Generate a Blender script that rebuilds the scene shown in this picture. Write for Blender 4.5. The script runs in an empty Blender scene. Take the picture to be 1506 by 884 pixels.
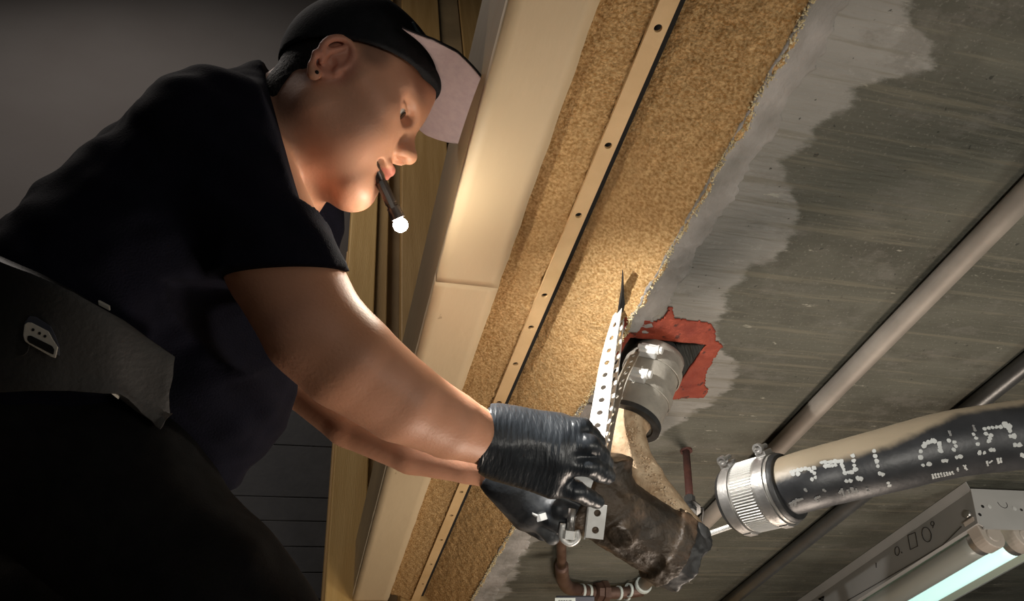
import bpy, bmesh, math, random
import numpy as np
from mathutils import Vector, Matrix, noise
from mathutils.bvhtree import BVHTree
random.seed(3)
sc = bpy.context.scene
COL = sc.collection

# ------------------------------------------------------------------ camera
FOC = 1088.0                       # focal length in pixels of a 1506 x 884 frame
EYE = np.array([0.0, 0.0, 1.35])   # the photographer's phone, 1.35 m above the floor
_v1 = np.array([-383, -1008, -FOC], float)
_v2 = np.array([1.0, -0.1, 0.0]); _v2[2] = (_v2[0]*_v1[0]+_v2[1]*_v1[1])/FOC
CX = _v2/np.linalg.norm(_v2); CY = _v1/np.linalg.norm(_v1); CZ = np.cross(CX, CY)
def ray(px, py):
    r = np.array([px-753.0, 442.0-py, -FOC])
    return np.array([r@CX, r@CY, r@CZ])/FOC
def P(px, py, d):                  # a point d metres in front of the lens plane
    return Vector((ray(px, py)*d+EYE).tolist())
def atz(px, py, z):
    r = ray(px, py); return Vector((r*(z/r[2])+EYE).tolist())
def aty(px, py, y):
    r = ray(px, py); return Vector((r*(y/r[1])+EYE).tolist())
def W(x, y, z): return Vector((x, y, z+EYE[2]))
cam_d = bpy.data.cameras.new('camera'); cam = bpy.data.objects.new('camera', cam_d); COL.objects.link(cam)
R3 = Matrix(((CX[0], CX[1], CX[2]), (CY[0], CY[1], CY[2]), (CZ[0], CZ[1], CZ[2])))
cam.matrix_world = Matrix.Translation(Vector(EYE.tolist())) @ R3.to_4x4()
cam_d.sensor_width = 36; cam_d.lens = FOC*36/1506; cam_d.clip_start = .01
sc.camera = cam

# ------------------------------------------------------------------ world, lights, exposure
wd = bpy.data.worlds.new('night'); sc.world = wd; wd.use_nodes = True
wd.node_tree.nodes['Background'].inputs[0].default_value = (.75, .85, 1, 1)
wd.node_tree.nodes['Background'].inputs[1].default_value = .035
sc.view_settings.view_transform = 'Standard'; sc.view_settings.look = 'None'
sc.view_settings.gamma = 1; sc.view_settings.exposure = 0
def lamp(name, kind, loc, power, color, to=None, **kw):
    l = bpy.data.lights.new(name, kind); l.energy = power; l.color = color
    o = bpy.data.objects.new(name, l); COL.objects.link(o); o.location = loc
    if to is not None: o.rotation_euler = (Vector(to)-Vector(loc)).to_track_quat('-Z', 'Y').to_euler()
    for k, v in kw.items(): setattr(l, k, v)
    return o
FL_D = .845
TORCH = P(590, 333, FL_D)
TDIR = (P(880, 640, .90)-TORCH).normalized()
lamp('torch_beam', 'SPOT', TORCH+TDIR*.013, 17, (1, .97, .92), to=P(885, 630, .92), spot_size=math.radians(100), spot_blend=1.0, shadow_soft_size=.006)
lamp('torch_spill', 'POINT', TORCH+TDIR*.030+Vector((.0, -.006, -.010)), .65, (1, .90, .74), shadow_soft_size=.010)
lamp('ceiling_fill', 'SPOT', (2.3, -1.3, .35), 110, (1, .95, .84), to=(1.25, 1.1, 2.0), spot_size=math.radians(62), spot_blend=.9, shadow_soft_size=.35)  # added fill from low right to brighten the concrete ceiling
lamp('fixture_fill', 'SPOT', (-.3, -1.5, .30), 150, (1, .95, .86), to=(1.25, 1.15, 1.95), spot_size=math.radians(38), spot_blend=.9, shadow_soft_size=.12)  # fill added from the left for the strip light's side and the pipes
lamp('wall_fill', 'AREA', (-1.1, .7, 4.5), 24, (1, .90, .82), to=(.1, 1.93, 2.3), size=1.2)  # unseen area fill, put in to light the studs and back wall
lamp('face_fill', 'AREA', (.85, 1.25, 1.0), 9.5, (1, .84, .70), to=(.05, .5, 2.0), size=.35)  # extra lamp added below right to lift the face
lamp('phone_side_fill', 'AREA', (.9, -1.4, 1.0), 1.9, (1, .90, .80), to=(0, .7, 1.9), size=1.2)  # soft fill added on the phone's side, lightens the man

# ------------------------------------------------------------------ materials
def mat(name, col, rough=.6, metal=0, col2=None, scale=20, bump=0, bscale=60, detail=6, spec=.5, stretch=(1,1,1), ramp=(.35,.65), emit=None, estr=0, sss=0, alpha=None):
    m = bpy.data.materials.new(name); m.use_nodes = True
    nt = m.node_tree; b = nt.nodes['Principled BSDF']
    b.inputs['Base Color'].default_value = (*col, 1); b.inputs['Roughness'].default_value = rough
    b.inputs['Metallic'].default_value = metal; b.inputs['Specular IOR Level'].default_value = spec
    geo = nt.nodes.new('ShaderNodeNewGeometry'); mp = nt.nodes.new('ShaderNodeMapping'); mp.inputs['Scale'].default_value = stretch
    nt.links.new(geo.outputs['Position'], mp.inputs['Vector'])
    if col2:
        n = nt.nodes.new('ShaderNodeTexNoise'); n.inputs['Scale'].default_value = scale; n.inputs['Detail'].default_value = detail
        nt.links.new(mp.outputs[0], n.inputs['Vector'])
        r = nt.nodes.new('ShaderNodeValToRGB'); r.color_ramp.elements[0].position = ramp[0]; r.color_ramp.elements[1].position = ramp[1]
        r.color_ramp.elements[0].color = (*col, 1); r.color_ramp.elements[1].color = (*col2, 1)
        nt.links.new(n.outputs[0], r.inputs[0]); nt.links.new(r.outputs[0], b.inputs['Base Color'])
    if bump:
        n2 = nt.nodes.new('ShaderNodeTexNoise'); n2.inputs['Scale'].default_value = bscale; n2.inputs['Detail'].default_value = 5
        nt.links.new(mp.outputs[0], n2.inputs['Vector'])
        bp = nt.nodes.new('ShaderNodeBump'); bp.inputs['Strength'].default_value = 1; bp.inputs['Distance'].default_value = bump
        nt.links.new(n2.outputs[0], bp.inputs['Height']); nt.links.new(bp.outputs[0], b.inputs['Normal'])
    if emit: b.inputs['Emission Color'].default_value = (*emit, 1); b.inputs['Emission Strength'].default_value = estr
    if sss:
        b.inputs['Subsurface Weight'].default_value = sss; b.inputs['Subsurface Radius'].default_value = (.012, .005, .003); b.inputs['Subsurface Scale'].default_value = 1.0
    return m
def mix_layer(m, col, fac_builder):
    """lay a second colour over whatever feeds Base Color; fac_builder(nt) returns the mask socket"""
    nt = m.node_tree; b = nt.nodes['Principled BSDF']; inp = b.inputs['Base Color']
    mx = nt.nodes.new('ShaderNodeMix'); mx.data_type = 'RGBA'
    if inp.links: nt.links.new(inp.links[0].from_socket, mx.inputs[6])
    else: mx.inputs[6].default_value = inp.default_value
    mx.inputs[7].default_value = (*col, 1)
    nt.links.new(fac_builder(nt), mx.inputs[0]); nt.links.new(mx.outputs[2], inp)
def fnode(nt, op, a, b=None, c=None):
    n = nt.nodes.new('ShaderNodeMath'); n.operation = op
    for i, v in enumerate((a, b, c)):
        if v is None: continue
        if isinstance(v, (int, float)): n.inputs[i].default_value = v
        else: nt.links.new(v, n.inputs[i])
    return n.outputs[0]
def smooth(nt, x, lo, hi):
    n = nt.nodes.new('ShaderNodeMapRange'); n.interpolation_type = 'SMOOTHSTEP'
    n.inputs['From Min'].default_value = lo; n.inputs['From Max'].default_value = hi
    nt.links.new(x, n.inputs['Value']); return n.outputs[0]
def nz(nt, scale, stretch=(1,1,1), detail=5, rough=.55):
    g = nt.nodes.new('ShaderNodeNewGeometry'); mp = nt.nodes.new('ShaderNodeMapping'); mp.inputs['Scale'].default_value = stretch
    n = nt.nodes.new('ShaderNodeTexNoise'); n.inputs['Scale'].default_value = scale; n.inputs['Detail'].default_value = detail; n.inputs['Roughness'].default_value = rough
    nt.links.new(g.outputs['Position'], mp.inputs[0]); nt.links.new(mp.outputs[0], n.inputs['Vector']); return n.outputs[0]
def pos(nt):
    g = nt.nodes.new('ShaderNodeNewGeometry'); s = nt.nodes.new('ShaderNodeSeparateXYZ'); nt.links.new(g.outputs['Position'], s.inputs[0]); return s.outputs
def nrm(nt):
    g = nt.nodes.new('ShaderNodeNewGeometry'); s = nt.nodes.new('ShaderNodeSeparateXYZ'); nt.links.new(g.outputs['Normal'], s.inputs[0]); return s.outputs

M = {}
# concrete soffit: dark olive, streaked along x, paler scraped zone by the beam
c = M['concrete'] = mat('concrete', (.068, .067, .052), .80, 0, (.128, .125, .100), 3.2, .0015, 60, 8, .35, stretch=(.45, 3.2, 1), ramp=(.3, .72))
mix_layer(c, (.055, .052, .040), lambda nt: fnode(nt, 'MULTIPLY', smooth(nt, nz(nt, 2.6, (1, 1.5, 1), 6, .7), .48, .62), .6))
mix_layer(c, (.20, .19, .16), lambda nt: fnode(nt, 'MULTIPLY', smooth(nt, nz(nt, 240, (1, 1, 1), 2, .5), .60, .70), .5))
def pale(nt):
    p = pos(nt); f = nt.nodes.new('ShaderNodeFloatCurve')
    cu = f.mapping.curves[0]                      # y (0..2.5) -> x of the boundary
    pts = [(.0,.50),(.22,.515),(.276,.585),(.317,.535),(.37,.525),(.412,.505),(.477,.553),(.531,.58),(.6,.552),(.715,.56),(.85,.66),(.95,.62),(1.1,.56),(1.42,.56),(1.46,.49),(1.65,.50),(2.5,.5)]
    while len(cu.points) < len(pts): cu.points.new(.5, .5)
    for q, (a, b_) in zip(cu.points, pts): q.location = (a/2.5, b_)
    f.mapping.update()
    nt.links.new(fnode(nt, 'DIVIDE', p[1], 2.5), f.inputs['Value'])
    d = fnode(nt, 'SUBTRACT', f.outputs[0], p[0])
    n = fnode(nt, 'MULTIPLY', fnode(nt, 'SUBTRACT', nz(nt, 16, (.7, 1.6, 1), 7, .65), .5), .10)
    m1 = smooth(nt, fnode(nt, 'ADD', d, n), -.004, .012)
    return fnode(nt, 'MULTIPLY', m1, fnode(nt, 'MULTIPLY_ADD', nz(nt, 9, (.6, 1.8, 1), 6), .9, .28))
mix_layer(c, (.32, .31, .285), pale)
mix_layer(c, (.16, .15, .13), lambda nt: fnode(nt, 'MULTIPLY', smooth(nt, nz(nt, 12, (.8, 1.4, 1), 8, .75), .50, .66), .55))
mix_layer(c, (.40, .385, .35), lambda nt: fnode(nt, 'MULTIPLY', fnode(nt, 'MULTIPLY', smooth(nt, nz(nt, 34, (.7, 1.2, 1), 7, .8), .56, .66), pale(nt)), .6))
mix_layer(c, (.46, .44, .36), lambda nt: fnode(nt, 'MULTIPLY', smooth(nt, nz(nt, 26, (.55, 1.5, 1), 4, .7), .655, .70), .5))
mix_layer(c, (.03, .03, .025), lambda nt: fnode(nt, 'MULTIPLY', smooth(nt, nz(nt, 95, (1, 1, 1), 2), .70, .73), .8))
mix_layer(c, (.17, .155, .115), lambda nt: fnode(nt, 'MULTIPLY', smooth(nt, nz(nt, 7, (.35, 9, 1), 6, .65), .52, .64), .6))
M['mortar'] = mat('mortar', (.22, .21, .19), .9, 0, (.36, .34, .32), 22, .003, 110, stretch=(1, .7, 1))
M['spray'] = mat('sprayed_coating', (.36, .205, .075), .95, 0, (.66, .45, .22), 260, .0025, 330, 6, .15, ramp=(.36, .66))
mix_layer(M['spray'], (.40, .25, .11), lambda nt: smooth(nt, nz(nt, 6, (1, .5, 1)), .5, .75))
M['spray_smooth'] = mat('smeared_coating', (.48, .29, .115), .9, 0, (.66, .44, .20), 18, .0016, 130, 6, .15, stretch=(5, .5, 5))
M['crumb'] = mat('pale_crumb', (.50, .40, .21), .95, 0, (.66, .58, .38), 60, .002, 200)
M['lip'] = mat('cream_strip', (.68, .47, .24), .6, 0, (.60, .40, .19), 15, .0006, 120)
M['cream'] = mat('cream_board', (.63, .50, .32), .6, 0, (.57, .44, .27), 4, .0007, 60, stretch=(1, .4, 1))
mix_layer(M['cream'], (.30, .20, .11), lambda nt: fnode(nt, 'MULTIPLY', smooth(nt, nz(nt, 40, (1, .7, 1), 3), .70, .76), .7))
M['olive'] = mat('olive_web', (.24, .17, .085), .7, 0, (.34, .24, .12), 5, .001, 40, stretch=(1, .4, 1))
M['wood'] = mat('yellow_wood', (.50, .30, .085), .6, 0, (.62, .40, .14), 4, .0008, 60, 8, stretch=(9, 9, .5))
M['wood2'] = mat('brown_wood', (.36, .215, .07), .6, 0, (.46, .29, .11), 4, .0008, 60, 8, stretch=(9, 9, .5))
M['siding'] = mat('charcoal_siding', (.022, .023, .025), .6, 0, (.030, .031, .033), 30, .0004, 80)
M['wallgrey'] = mat('dim_grey_wall', (.072, .064, .060), .9, 0, (.088, .082, .078), 1.3, .0006, 60)
M['red'] = mat('red_firestop', (.21, .026, .011), .75, 0, (.31, .050, .020), 30, .004, 70)
mix_layer(M['red'], (.05, .012, .008), lambda nt: fnode(nt, 'MULTIPLY', smooth(nt, nz(nt, 70, (1, .7, 1), 4), .62, .68), .85))
M['galv'] = mat('galvanised_steel', (.55, .54, .52), .38, .85, (.40, .39, .38), 45, .0005, 120)
M['strapw'] = mat('bright_zinc', (.80, .80, .78), .42, .35, (.70, .70, .68), 45, .0003, 120)
M['shield'] = mat('steel_shield', (.50, .49, .46), .38, .8, (.36, .35, .33), 30, .0004, 160)
M['coupgrey'] = mat('dusty_steel_sleeve', (.25, .23, .20), .62, .3, (.36, .33, .28), 24, .0008, 120)
M['rubber'] = mat('black_rubber', (.012, .012, .012), .5, 0, (.03, .03, .03), 60, .0006, 100)
M['dark'] = mat('dark_void', (.008, .007, .006), .95)
M['conduit'] = mat('dusty_conduit', (.24, .21, .18), .6, .2, (.33, .29, .25), 12, .0004, 100)
M['conduit2'] = mat('grey_conduit', (.14, .145, .145), .4, .6, (.10, .10, .10), 14, .0004, 100)
M['sandpipe'] = mat('rusty_sandy_pipe', (.30, .19, .10), .85, 0, (.55, .42, .28), 40, .0035, 120)
M['sandgrain'] = mat('clinging_grit', (.55, .40, .25), .95, 0, (.70, .56, .40), 80)
M['cast'] = mat('grimy_cast_iron', (.016, .012, .008), .55, .1, (.065, .043, .025), 14, .004, 70, 7)
mix_layer(M['cast'], (.11, .065, .037), lambda nt: fnode(nt, 'MULTIPLY', smooth(nt, nz(nt, 18), .55, .66), .7))
M['abs'] = mat('black_plastic_pipe', (.016, .017, .019), .45, 0, (.028, .029, .032), 30, .0004, 120)
def dust(nt):  # settled dust on top, with shade past the bend worked into its edge
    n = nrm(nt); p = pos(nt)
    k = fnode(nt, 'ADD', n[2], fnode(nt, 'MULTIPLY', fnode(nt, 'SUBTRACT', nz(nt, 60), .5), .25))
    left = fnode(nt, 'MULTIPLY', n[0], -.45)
    bend_shade = fnode(nt, 'MULTIPLY', smooth(nt, p[0], float(P(1265, 660, .89).x), float(P(1400, 640, .87).x)), -.42)  # thins the dust rightwards to paint in the pipe's own shadow
    return fnode(nt, 'MULTIPLY', smooth(nt, fnode(nt, 'ADD', fnode(nt, 'ADD', k, left), bend_shade), .12, .42), .95)
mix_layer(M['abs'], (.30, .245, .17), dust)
M['print'] = mat('white_print', (.42, .43, .42), .7)
M['print_dim'] = mat('faded_print', (.16, .16, .155), .7)
M['copper'] = mat('old_copper', (.085, .045, .032), .5, .4, (.14, .085, .065), 30, .0006, 90)
M['tape'] = mat('white_thread_tape', (.55, .60, .57), .7)
M['rust'] = mat('red_rust_rod', (.06, .018, .013), .8, 0, (.09, .03, .02), 40, .0006, 120)
M['fixt'] = mat('grey_enamel', (.40, .39, .375), .5, 0, (.35, .345, .33), 9)
M['refl'] = mat('cream_reflector', (.62, .66, .54), .35)
M['tube_off'] = mat('frosted_tube', (.33, .34, .31), .3)
M['tube_on'] = mat('lit_tube', (.8, .9, .88), .3, emit=(.50, .86, .80), estr=.85)
M['socket'] = mat('tan_lamp_holder', (.42, .37, .32), .4)
M['skin'] = mat('skin', (.58, .285, .17), .48, 0, (.66, .34, .22), 14, .0003, 300, 4, .4, sss=.12)
M['lipsk'] = mat('lip_skin', (.50, .17, .13), .45, sss=.1)
M['hair'] = mat('black_hair', (.012, .010, .009), .7, 0, (.03, .024, .02), 200, .002, 400)
M['shirt'] = mat('navy_black_cotton', (.0050, .0050, .011), .92, 0, (.0065, .0065, .014), 60, .0008, 500, spec=.15)
M['pants'] = mat('black_trousers', (.0060, .0060, .0060), .9, 0, (.009, .009, .009), 60, .0008, 500, spec=.15)
M['nitrile_far'] = mat('dusty_charcoal_nitrile', (.022, .025, .029), .5, 0, (.14, .145, .15), 22, .0012, 60, 5, .5, ramp=(.45, .7))
M['nitrile'] = mat('charcoal_nitrile', (.016, .020, .025), .34, 0, (.022, .027, .033), 30, .0012, 60, spec=.6, stretch=(4, 1, 1))
M['nitrile_dust'] = mat('dusty_nitrile', (.05, .055, .06), .55, 0, (.11, .115, .12), 26, .0012, 60)
M['capblack'] = mat('black_cap_cloth', (.010, .011, .013), .85, 0, (.014, .015, .018), 80, .0006, 400, spec=.2)
M['underbrim'] = mat('mauve_grey_underbrim', (.40, .31, .32), .85, 0, (.44, .345, .35), 120, .0006, 500)
M['white'] = mat('eye_white', (.55, .50, .46), .25)
M['iris'] = mat('dark_iris', (.03, .018, .012), .15)
M['leather'] = mat('worn_black_pouch', (.014, .0135, .0125), .6, 0, (.019, .0185, .017), 30, .0005, 200)
M['whiteplast'] = mat('ivory_plastic', (.68, .64, .55), .5)
M['bluegrey'] = mat('slate_plastic', (.06, .065, .085), .5)
M['steelpen'] = mat('dark_torch_metal', (.085, .07, .065), .32, .7, (.13, .11, .10), 40)
M['bulb'] = mat('torch_bulb', (1, 1, 1), .3, emit=(1, .98, .93), estr=60)
M['ply'] = mat('plywood', (.30, .21, .12), .7, 0, (.36, .26, .15), 5, .0006, 50, stretch=(1, 6, 1))
M['floor'] = mat('floor_concrete', (.10, .10, .095), .8, 0, (.14, .135, .13), 4, .001, 50)

# ------------------------------------------------------------------ object helpers
def link(name, me, m=None, parent=None):
    o = bpy.data.objects.new(name, me); COL.objects.link(o)
    if m is not None: me.materials.append(M[m] if isinstance(m, str) else m)
    if parent is not None: o.parent = parent
    return o
def meshobj(name, verts, faces, m, parent=None, smooth_=True):
    me = bpy.data.meshes.new(name); me.from_pydata([tuple(v) for v in verts], [], faces); me.update()
    o = link(name, me, m, parent)
    if smooth_: me.polygons.foreach_set('use_smooth', [True]*len(me.polygons))
    return o
def bmobj(name, bm, m, parent=None, smooth_=False, bevel=0):
    bmesh.ops.recalc_face_normals(bm, faces=bm.faces)
    me = bpy.data.meshes.new(name); bm.to_mesh(me); bm.free()
    o = link(name, me, m, parent)
    if smooth_: me.polygons.foreach_set('use_smooth', [True]*len(me.polygons))
    if bevel:
        md = o.modifiers.new('b', 'BEVEL'); md.width = bevel; md.segments = 2; md.limit_method = 'ANGLE'
    return o
def tag(o, label=None, cat=None, group=None, kind=None):
    if label: o['label'] = label
    if cat: o['category'] = cat
    if group: o['group'] = group
    if kind: o['kind'] = kind
    return o
def thing(name, loc, label, cat, group=None):
    o = bpy.data.objects.new(name, None); COL.objects.link(o); o['_at'] = tuple(loc); del o['_at']
    o.empty_display_size = .05
    return tag(o, label, cat, group)
def box(bm, a, b):
    a = Vector(a); b = Vector(b); lo = Vector(map(min, a, b)); hi = Vector(map(max, a, b))
    vs = [bm.verts.new((x, y, z)) for x in (lo.x, hi.x) for y in (lo.y, hi.y) for z in (lo.z, hi.z)]
    for f in ((0,1,3,2),(4,6,7,5),(0,4,5,1),(2,3,7,6),(0,2,6,4),(1,5,7,3)): bm.faces.new([vs[i] for i in f])
def boxobj(name, a, b, m, parent=None, bevel=0):
    bm = bmesh.new(); box(bm, a, b); return bmobj(name, bm, m, parent, bevel=bevel)
def obox(name, c, ax, ay, az, m, parent=None, bevel=0):    # oriented box, half-vectors ax ay az
    bm = bmesh.new()
    vs = [bm.verts.new(c+i*ax+j*ay+k*az) for i in (-1, 1) for j in (-1, 1) for k in (-1, 1)]
    for f in ((0,1,3,2),(4,6,7,5),(0,4,5,1),(2,3,7,6),(0,2,6,4),(1,5,7,3)): bm.faces.new([vs[i] for i in f])
    return bmobj(name, bm, m, parent, bevel=bevel)
def catmull(pts, n):
    pts = [np.array(p, float) for p in pts]; P_ = [2*pts[0]-pts[1]]+pts+[2*pts[-1]-pts[-2]]; out = []
    for i in range(1, len(P_)-2):
        for t in np.linspace(0, 1, n, endpoint=False):
            a, b, c_, d = P_[i-1:i+3]
            out.append(.5*((2*b)+(-a+c_)*t+(2*a-5*b+4*c_-d)*t*t+(-a+3*b-3*c_+d)*t**3))
    out.append(P_[-2]); return out
def tube_geo(pts, rad, seg=24, n=8, jitter=0, caps=True, closed=False, profile=None):
    if n > 1:
        rr = [np.array([r, 0, 0]) for r in (rad if hasattr(rad, '__len__') else [rad]*len(pts))]
        rs = [max(v[0], 1e-5) for v in catmull(rr, n)]; ps = catmull(pts, n)
    else:
        ps = [np.array(p, float) for p in pts]; rs = list(rad) if hasattr(rad, '__len__') else [rad]*len(pts)
    V = []; F = []; up = None
    for i, p in enumerate(ps):
        t = ps[min(i+1, len(ps)-1)]-ps[max(i-1, 0)]; t = t/(np.linalg.norm(t)+1e-12)
        if up is None: up = np.array([0, 0, 1.]) if abs(t[2]) < .9 else np.array([0, 1., 0])
        up = up-t*(up@t); up /= np.linalg.norm(up); sd = np.cross(t, up)
        for k in range(seg):
            a = 2*math.pi*k/seg; r = rs[i]
            q = p+r*(math.cos(a)*up+math.sin(a)*sd)
            if jitter: q = q+jitter*np.array(noise.noise_vector(Vector(q.tolist())*45))+.5*jitter*np.array(noise.noise_vector(Vector(q.tolist())*130))
            V.append(q)
    for i in range(len(ps)-1):
        for k in range(seg):
            k2 = (k+1) % seg; F.append((i*seg+k, i*seg+k2, (i+1)*seg+k2, (i+1)*seg+k))
    if caps: F.append(tuple(range(seg-1, -1, -1))); F.append(tuple((len(ps)-1)*seg+k for k in range(seg)))
    return V, F
def tube(name, pts, rad, m, parent=None, **kw):
    V, F = tube_geo(pts, rad, **kw); return meshobj(name, V, F, m, parent)
def rings(name, c, axis, prof, m, parent=None, seg=40, closed=False):   # lathe: prof = [(offset along axis, radius)]
    c = Vector(c); ax = Vector(axis).normalized(); u = ax.orthogonal().normalized(); v = ax.cross(u); V = []; F = []
    for (s, r) in prof:
        for k in range(seg):
            a = 2*math.pi*k/seg; V.append(c+ax*s+r*(math.cos(a)*u+math.sin(a)*v))
    n = len(prof)
    for i in range(n-1 if not closed else n):
        for k in range(seg):
            k2 = (k+1) % seg; j = (i+1) % n; F.append((i*seg+k, i*seg+k2, j*seg+k2, j*seg+k))
    o = meshobj(name, V, F, m, parent); bm = bmesh.new(); bm.from_mesh(o.data); bmesh.ops.recalc_face_normals(bm, faces=bm.faces); bm.to_mesh(o.data); bm.free()
    md = o.modifiers.new('e', 'EDGE_SPLIT'); md.split_angle = math.radians(40)
    return o
def grid_strip(name, a, b, y0, y1, nx, ny, m, parent=None, amp=0, fr=60, jag0=0, jag1=0, thick=.004):
    """surface running along y between profile points a=(x,z) and b=(x,z); the two long edges may be ragged; a solid with real thickness"""
    V = []; F = []; ax = Vector((b[0]-a[0], 0, b[1]-a[1])); L = ax.length; n_ = Vector((ax.z, 0, -ax.x)).normalized()
    if n_.z > 0: n_ = -n_
    for j in range(ny+1):
        y = y0+(y1-y0)*j/ny
        e0 = jag0*(noise.noise((y*30, 1, 0))+.6*noise.noise((y*110, 5, 0))); e1 = jag1*(noise.noise((y*22, 7, 0))+.7*noise.noise((y*90, 9, 0))+.4*noise.noise((y*260, 3, 0)))
        for i in range(nx+1):
            t = i/nx; s = (t*L)+(1-t)*e0+t*e1
            p = W(a[0], y, a[1])+ax.normalized()*s
            if amp: p += n_*amp*(noise.noise(p*fr)+.5*noise.noise(p*fr*2.7))
            V.append(p)
    N = (nx+1)*(ny+1)
    V += [v-n_*thick for v in V[:N]]
    def id_(i, j, k=0): return k*N+j*(nx+1)+i
    for j in range(ny):
        for i in range(nx):
            F.append((id_(i, j), id_(i+1, j), id_(i+1, j+1), id_(i, j+1))); F.append((id_(i, j, 1), id_(i, j+1, 1), id_(i+1, j+1, 1), id_(i+1, j, 1)))
        F.append((id_(0, j), id_(0, j+1), id_(0, j+1, 1), id_(0, j, 1))); F.append((id_(nx, j), id_(nx, j, 1), id_(nx, j+1, 1), id_(nx, j+1)))
    for i in range(nx):
        F.append((id_(i, 0), id_(i, 0, 1), id_(i+1, 0, 1), id_(i+1, 0))); F.append((id_(i, ny), id_(i+1, ny), id_(i+1, ny, 1), id_(i, ny, 1)))
    o = meshobj(name, V, F, m, parent); bm = bmesh.new(); bm.from_mesh(o.data); bmesh.ops.recalc_face_normals(bm, faces=bm.faces); bm.to_mesh(o.data); bm.free()
    return o
def perforated(name, pts, sides, width, thick, m, parent=None, hr=.3, spacing=None, cuts=None, holes=None, oval=1.0):
    """a strap with real holes. pts: path (densely sampled), sides: width direction per point."""
    pts = [Vector(p) for p in pts]; L = [0]
    for i in range(1, len(pts)): L.append(L[-1]+(pts[i]-pts[i-1]).length)
    T = L[-1]
    if holes is None:
        k = max(1, int(T/spacing)); holes = [(i+.5)*T/k for i in range(k)]
    edges = [0]+[(holes[i]+holes[i+1])/2 for i in range(len(holes)-1)]+[T]
    def fr(s):
        s = min(max(s, 0), T); i = 0
        while i < len(L)-2 and L[i+1] < s: i += 1
        t = (s-L[i])/(L[i+1]-L[i]+1e-9); p = pts[i].lerp(pts[i+1], t); tg = (pts[i+1]-pts[i]).normalized()
        sd = Vector(sides[i]).lerp(Vector(sides[min(i+1, len(sides)-1)]), t); sd = (sd-tg*sd.dot(tg)).normalized(); return p, sd, tg.cross(sd)
    bm = bmesh.new(); w = width/2; r = width*hr
    for ci, h in enumerate(holes):
        s0, s1 = edges[ci], edges[ci+1]
        out = [(s1, 0), (s1, w), (h, w), (s0, w), (s0, 0), (s0, -w), (h, -w), (s1, -w)]
        out = []; inn = []
        for k in range(16):
            a = 2*math.pi*k/16; ca, sa = math.cos(a), math.sin(a); mx = max(abs(ca), abs(sa)); u, v = ca/mx, sa/mx
            out.append((h+(u*(s1-h) if u > 0 else u*(h-s0)), v*w)); inn.append((h+ca*r*oval, sa*r))
        ring = {}
        for nm, lst in (('o', out), ('i', inn)):
            for sgn in (1, -1):
                vs = []
                for (s, t) in lst:
                    p, sd, n_ = fr(s); vs.append(bm.verts.new(p+sd*t+n_*(sgn*thick/2)))
                ring[nm, sgn] = vs
        for k in range(16):
            k2 = (k+1) % 16
            for sgn in (1, -1): bm.faces.new([ring['o', sgn][k], ring['o', sgn][k2], ring['i', sgn][k2], ring['i', sgn][k]])
            bm.faces.new([ring['i', 1][k], ring['i', 1][k2], ring['i', -1][k2], ring['i', -1][k]])
            bm.faces.new([ring['o', 1][k], ring['o', 1][k2], ring['o', -1][k2], ring['o', -1][k]])
    bmesh.ops.remove_doubles(bm, verts=bm.verts, dist=1e-5)
    return bmobj(name, bm, m, parent)

# ------------------------------------------------------------------ the setting
CEIL = .65
hx0, hx1, hy0, hy1 = .437, .560, .752, .875        # square opening cut for the drain
def ceiling():
    bm = bmesh.new(); xs = [.42, hx0, hx1, 5]; ys = [-2.5, hy0, hy1, 6]
    for i in range(3):
        for j in range(3):
            if i == 1 and j == 1: continue
            box(bm, W(xs[i], ys[j], CEIL), W(xs[i+1], ys[j+1], CEIL+.2))
    bmesh.ops.remove_doubles(bm, verts=bm.verts, dist=1e-5)
    tag(bmobj('ceiling', bm, 'concrete'), 'dark olive grey concrete ceiling slab with scraped pale patches', kind='structure')
ceiling()
tag(boxobj('ceiling', W(hx0-.05, hy0-.05, CEIL+.201), W(hx1+.05, hy1+.05, CEIL+.22), 'dark'), kind='structure')
tag(boxobj('floor', W(-5, -4, -1.40), W(6, 7, -1.35), 'floor'), kind='structure')
YW = 1.93
# wall beyond the opening
tag(boxobj('wall_back', W(-5, YW+.12, -1.35), W(6, YW+.22, 5.2), 'wallgrey'), 'dim brownish grey wall behind the man', kind='structure')
tag(boxobj('wall_left', W(-5.1, -4, -1.35), W(-5, YW+.12, 5.2), 'wallgrey'), kind='structure')
tag(boxobj('ceiling_upper', W(-5, -4, 5.2), W(6, 7, 5.3), 'wallgrey'), kind='structure')

SX = aty(512, 600, YW).x-.032
sidng = tag(thing('plank_siding', (0, 0, 0), 'charcoal horizontal board siding low on the wall, seen under the arms', 'siding'), None)
zt = aty(440, 577, YW+.10).z-1.35
zl = [aty(420, 735, YW+.10).z-1.35, aty(430, 770, YW+.10).z-1.35, aty(460, 808, YW+.10).z-1.35]
zb = [zt-.03, zl[0]]
step = zl[0]-zl[1]
zz = [zt-.035, zt-.035-(zt-.035-zl[0])*.5, zl[0], zl[1], zl[2]]
while zz[-1] > -1.3: zz.append(zz[-1]-step)
for i in range(len(zz)-1):
    o = boxobj('plank', W(-2.4, YW+.085, zz[i+1]+.0012), W(SX, YW+.119, zz[i]), 'siding', sidng, bevel=.002)
o = boxobj('top_cap', W(-2.4, YW+.07, zt-.035), W(SX, YW+.119, zt), 'dark', sidng)

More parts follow.
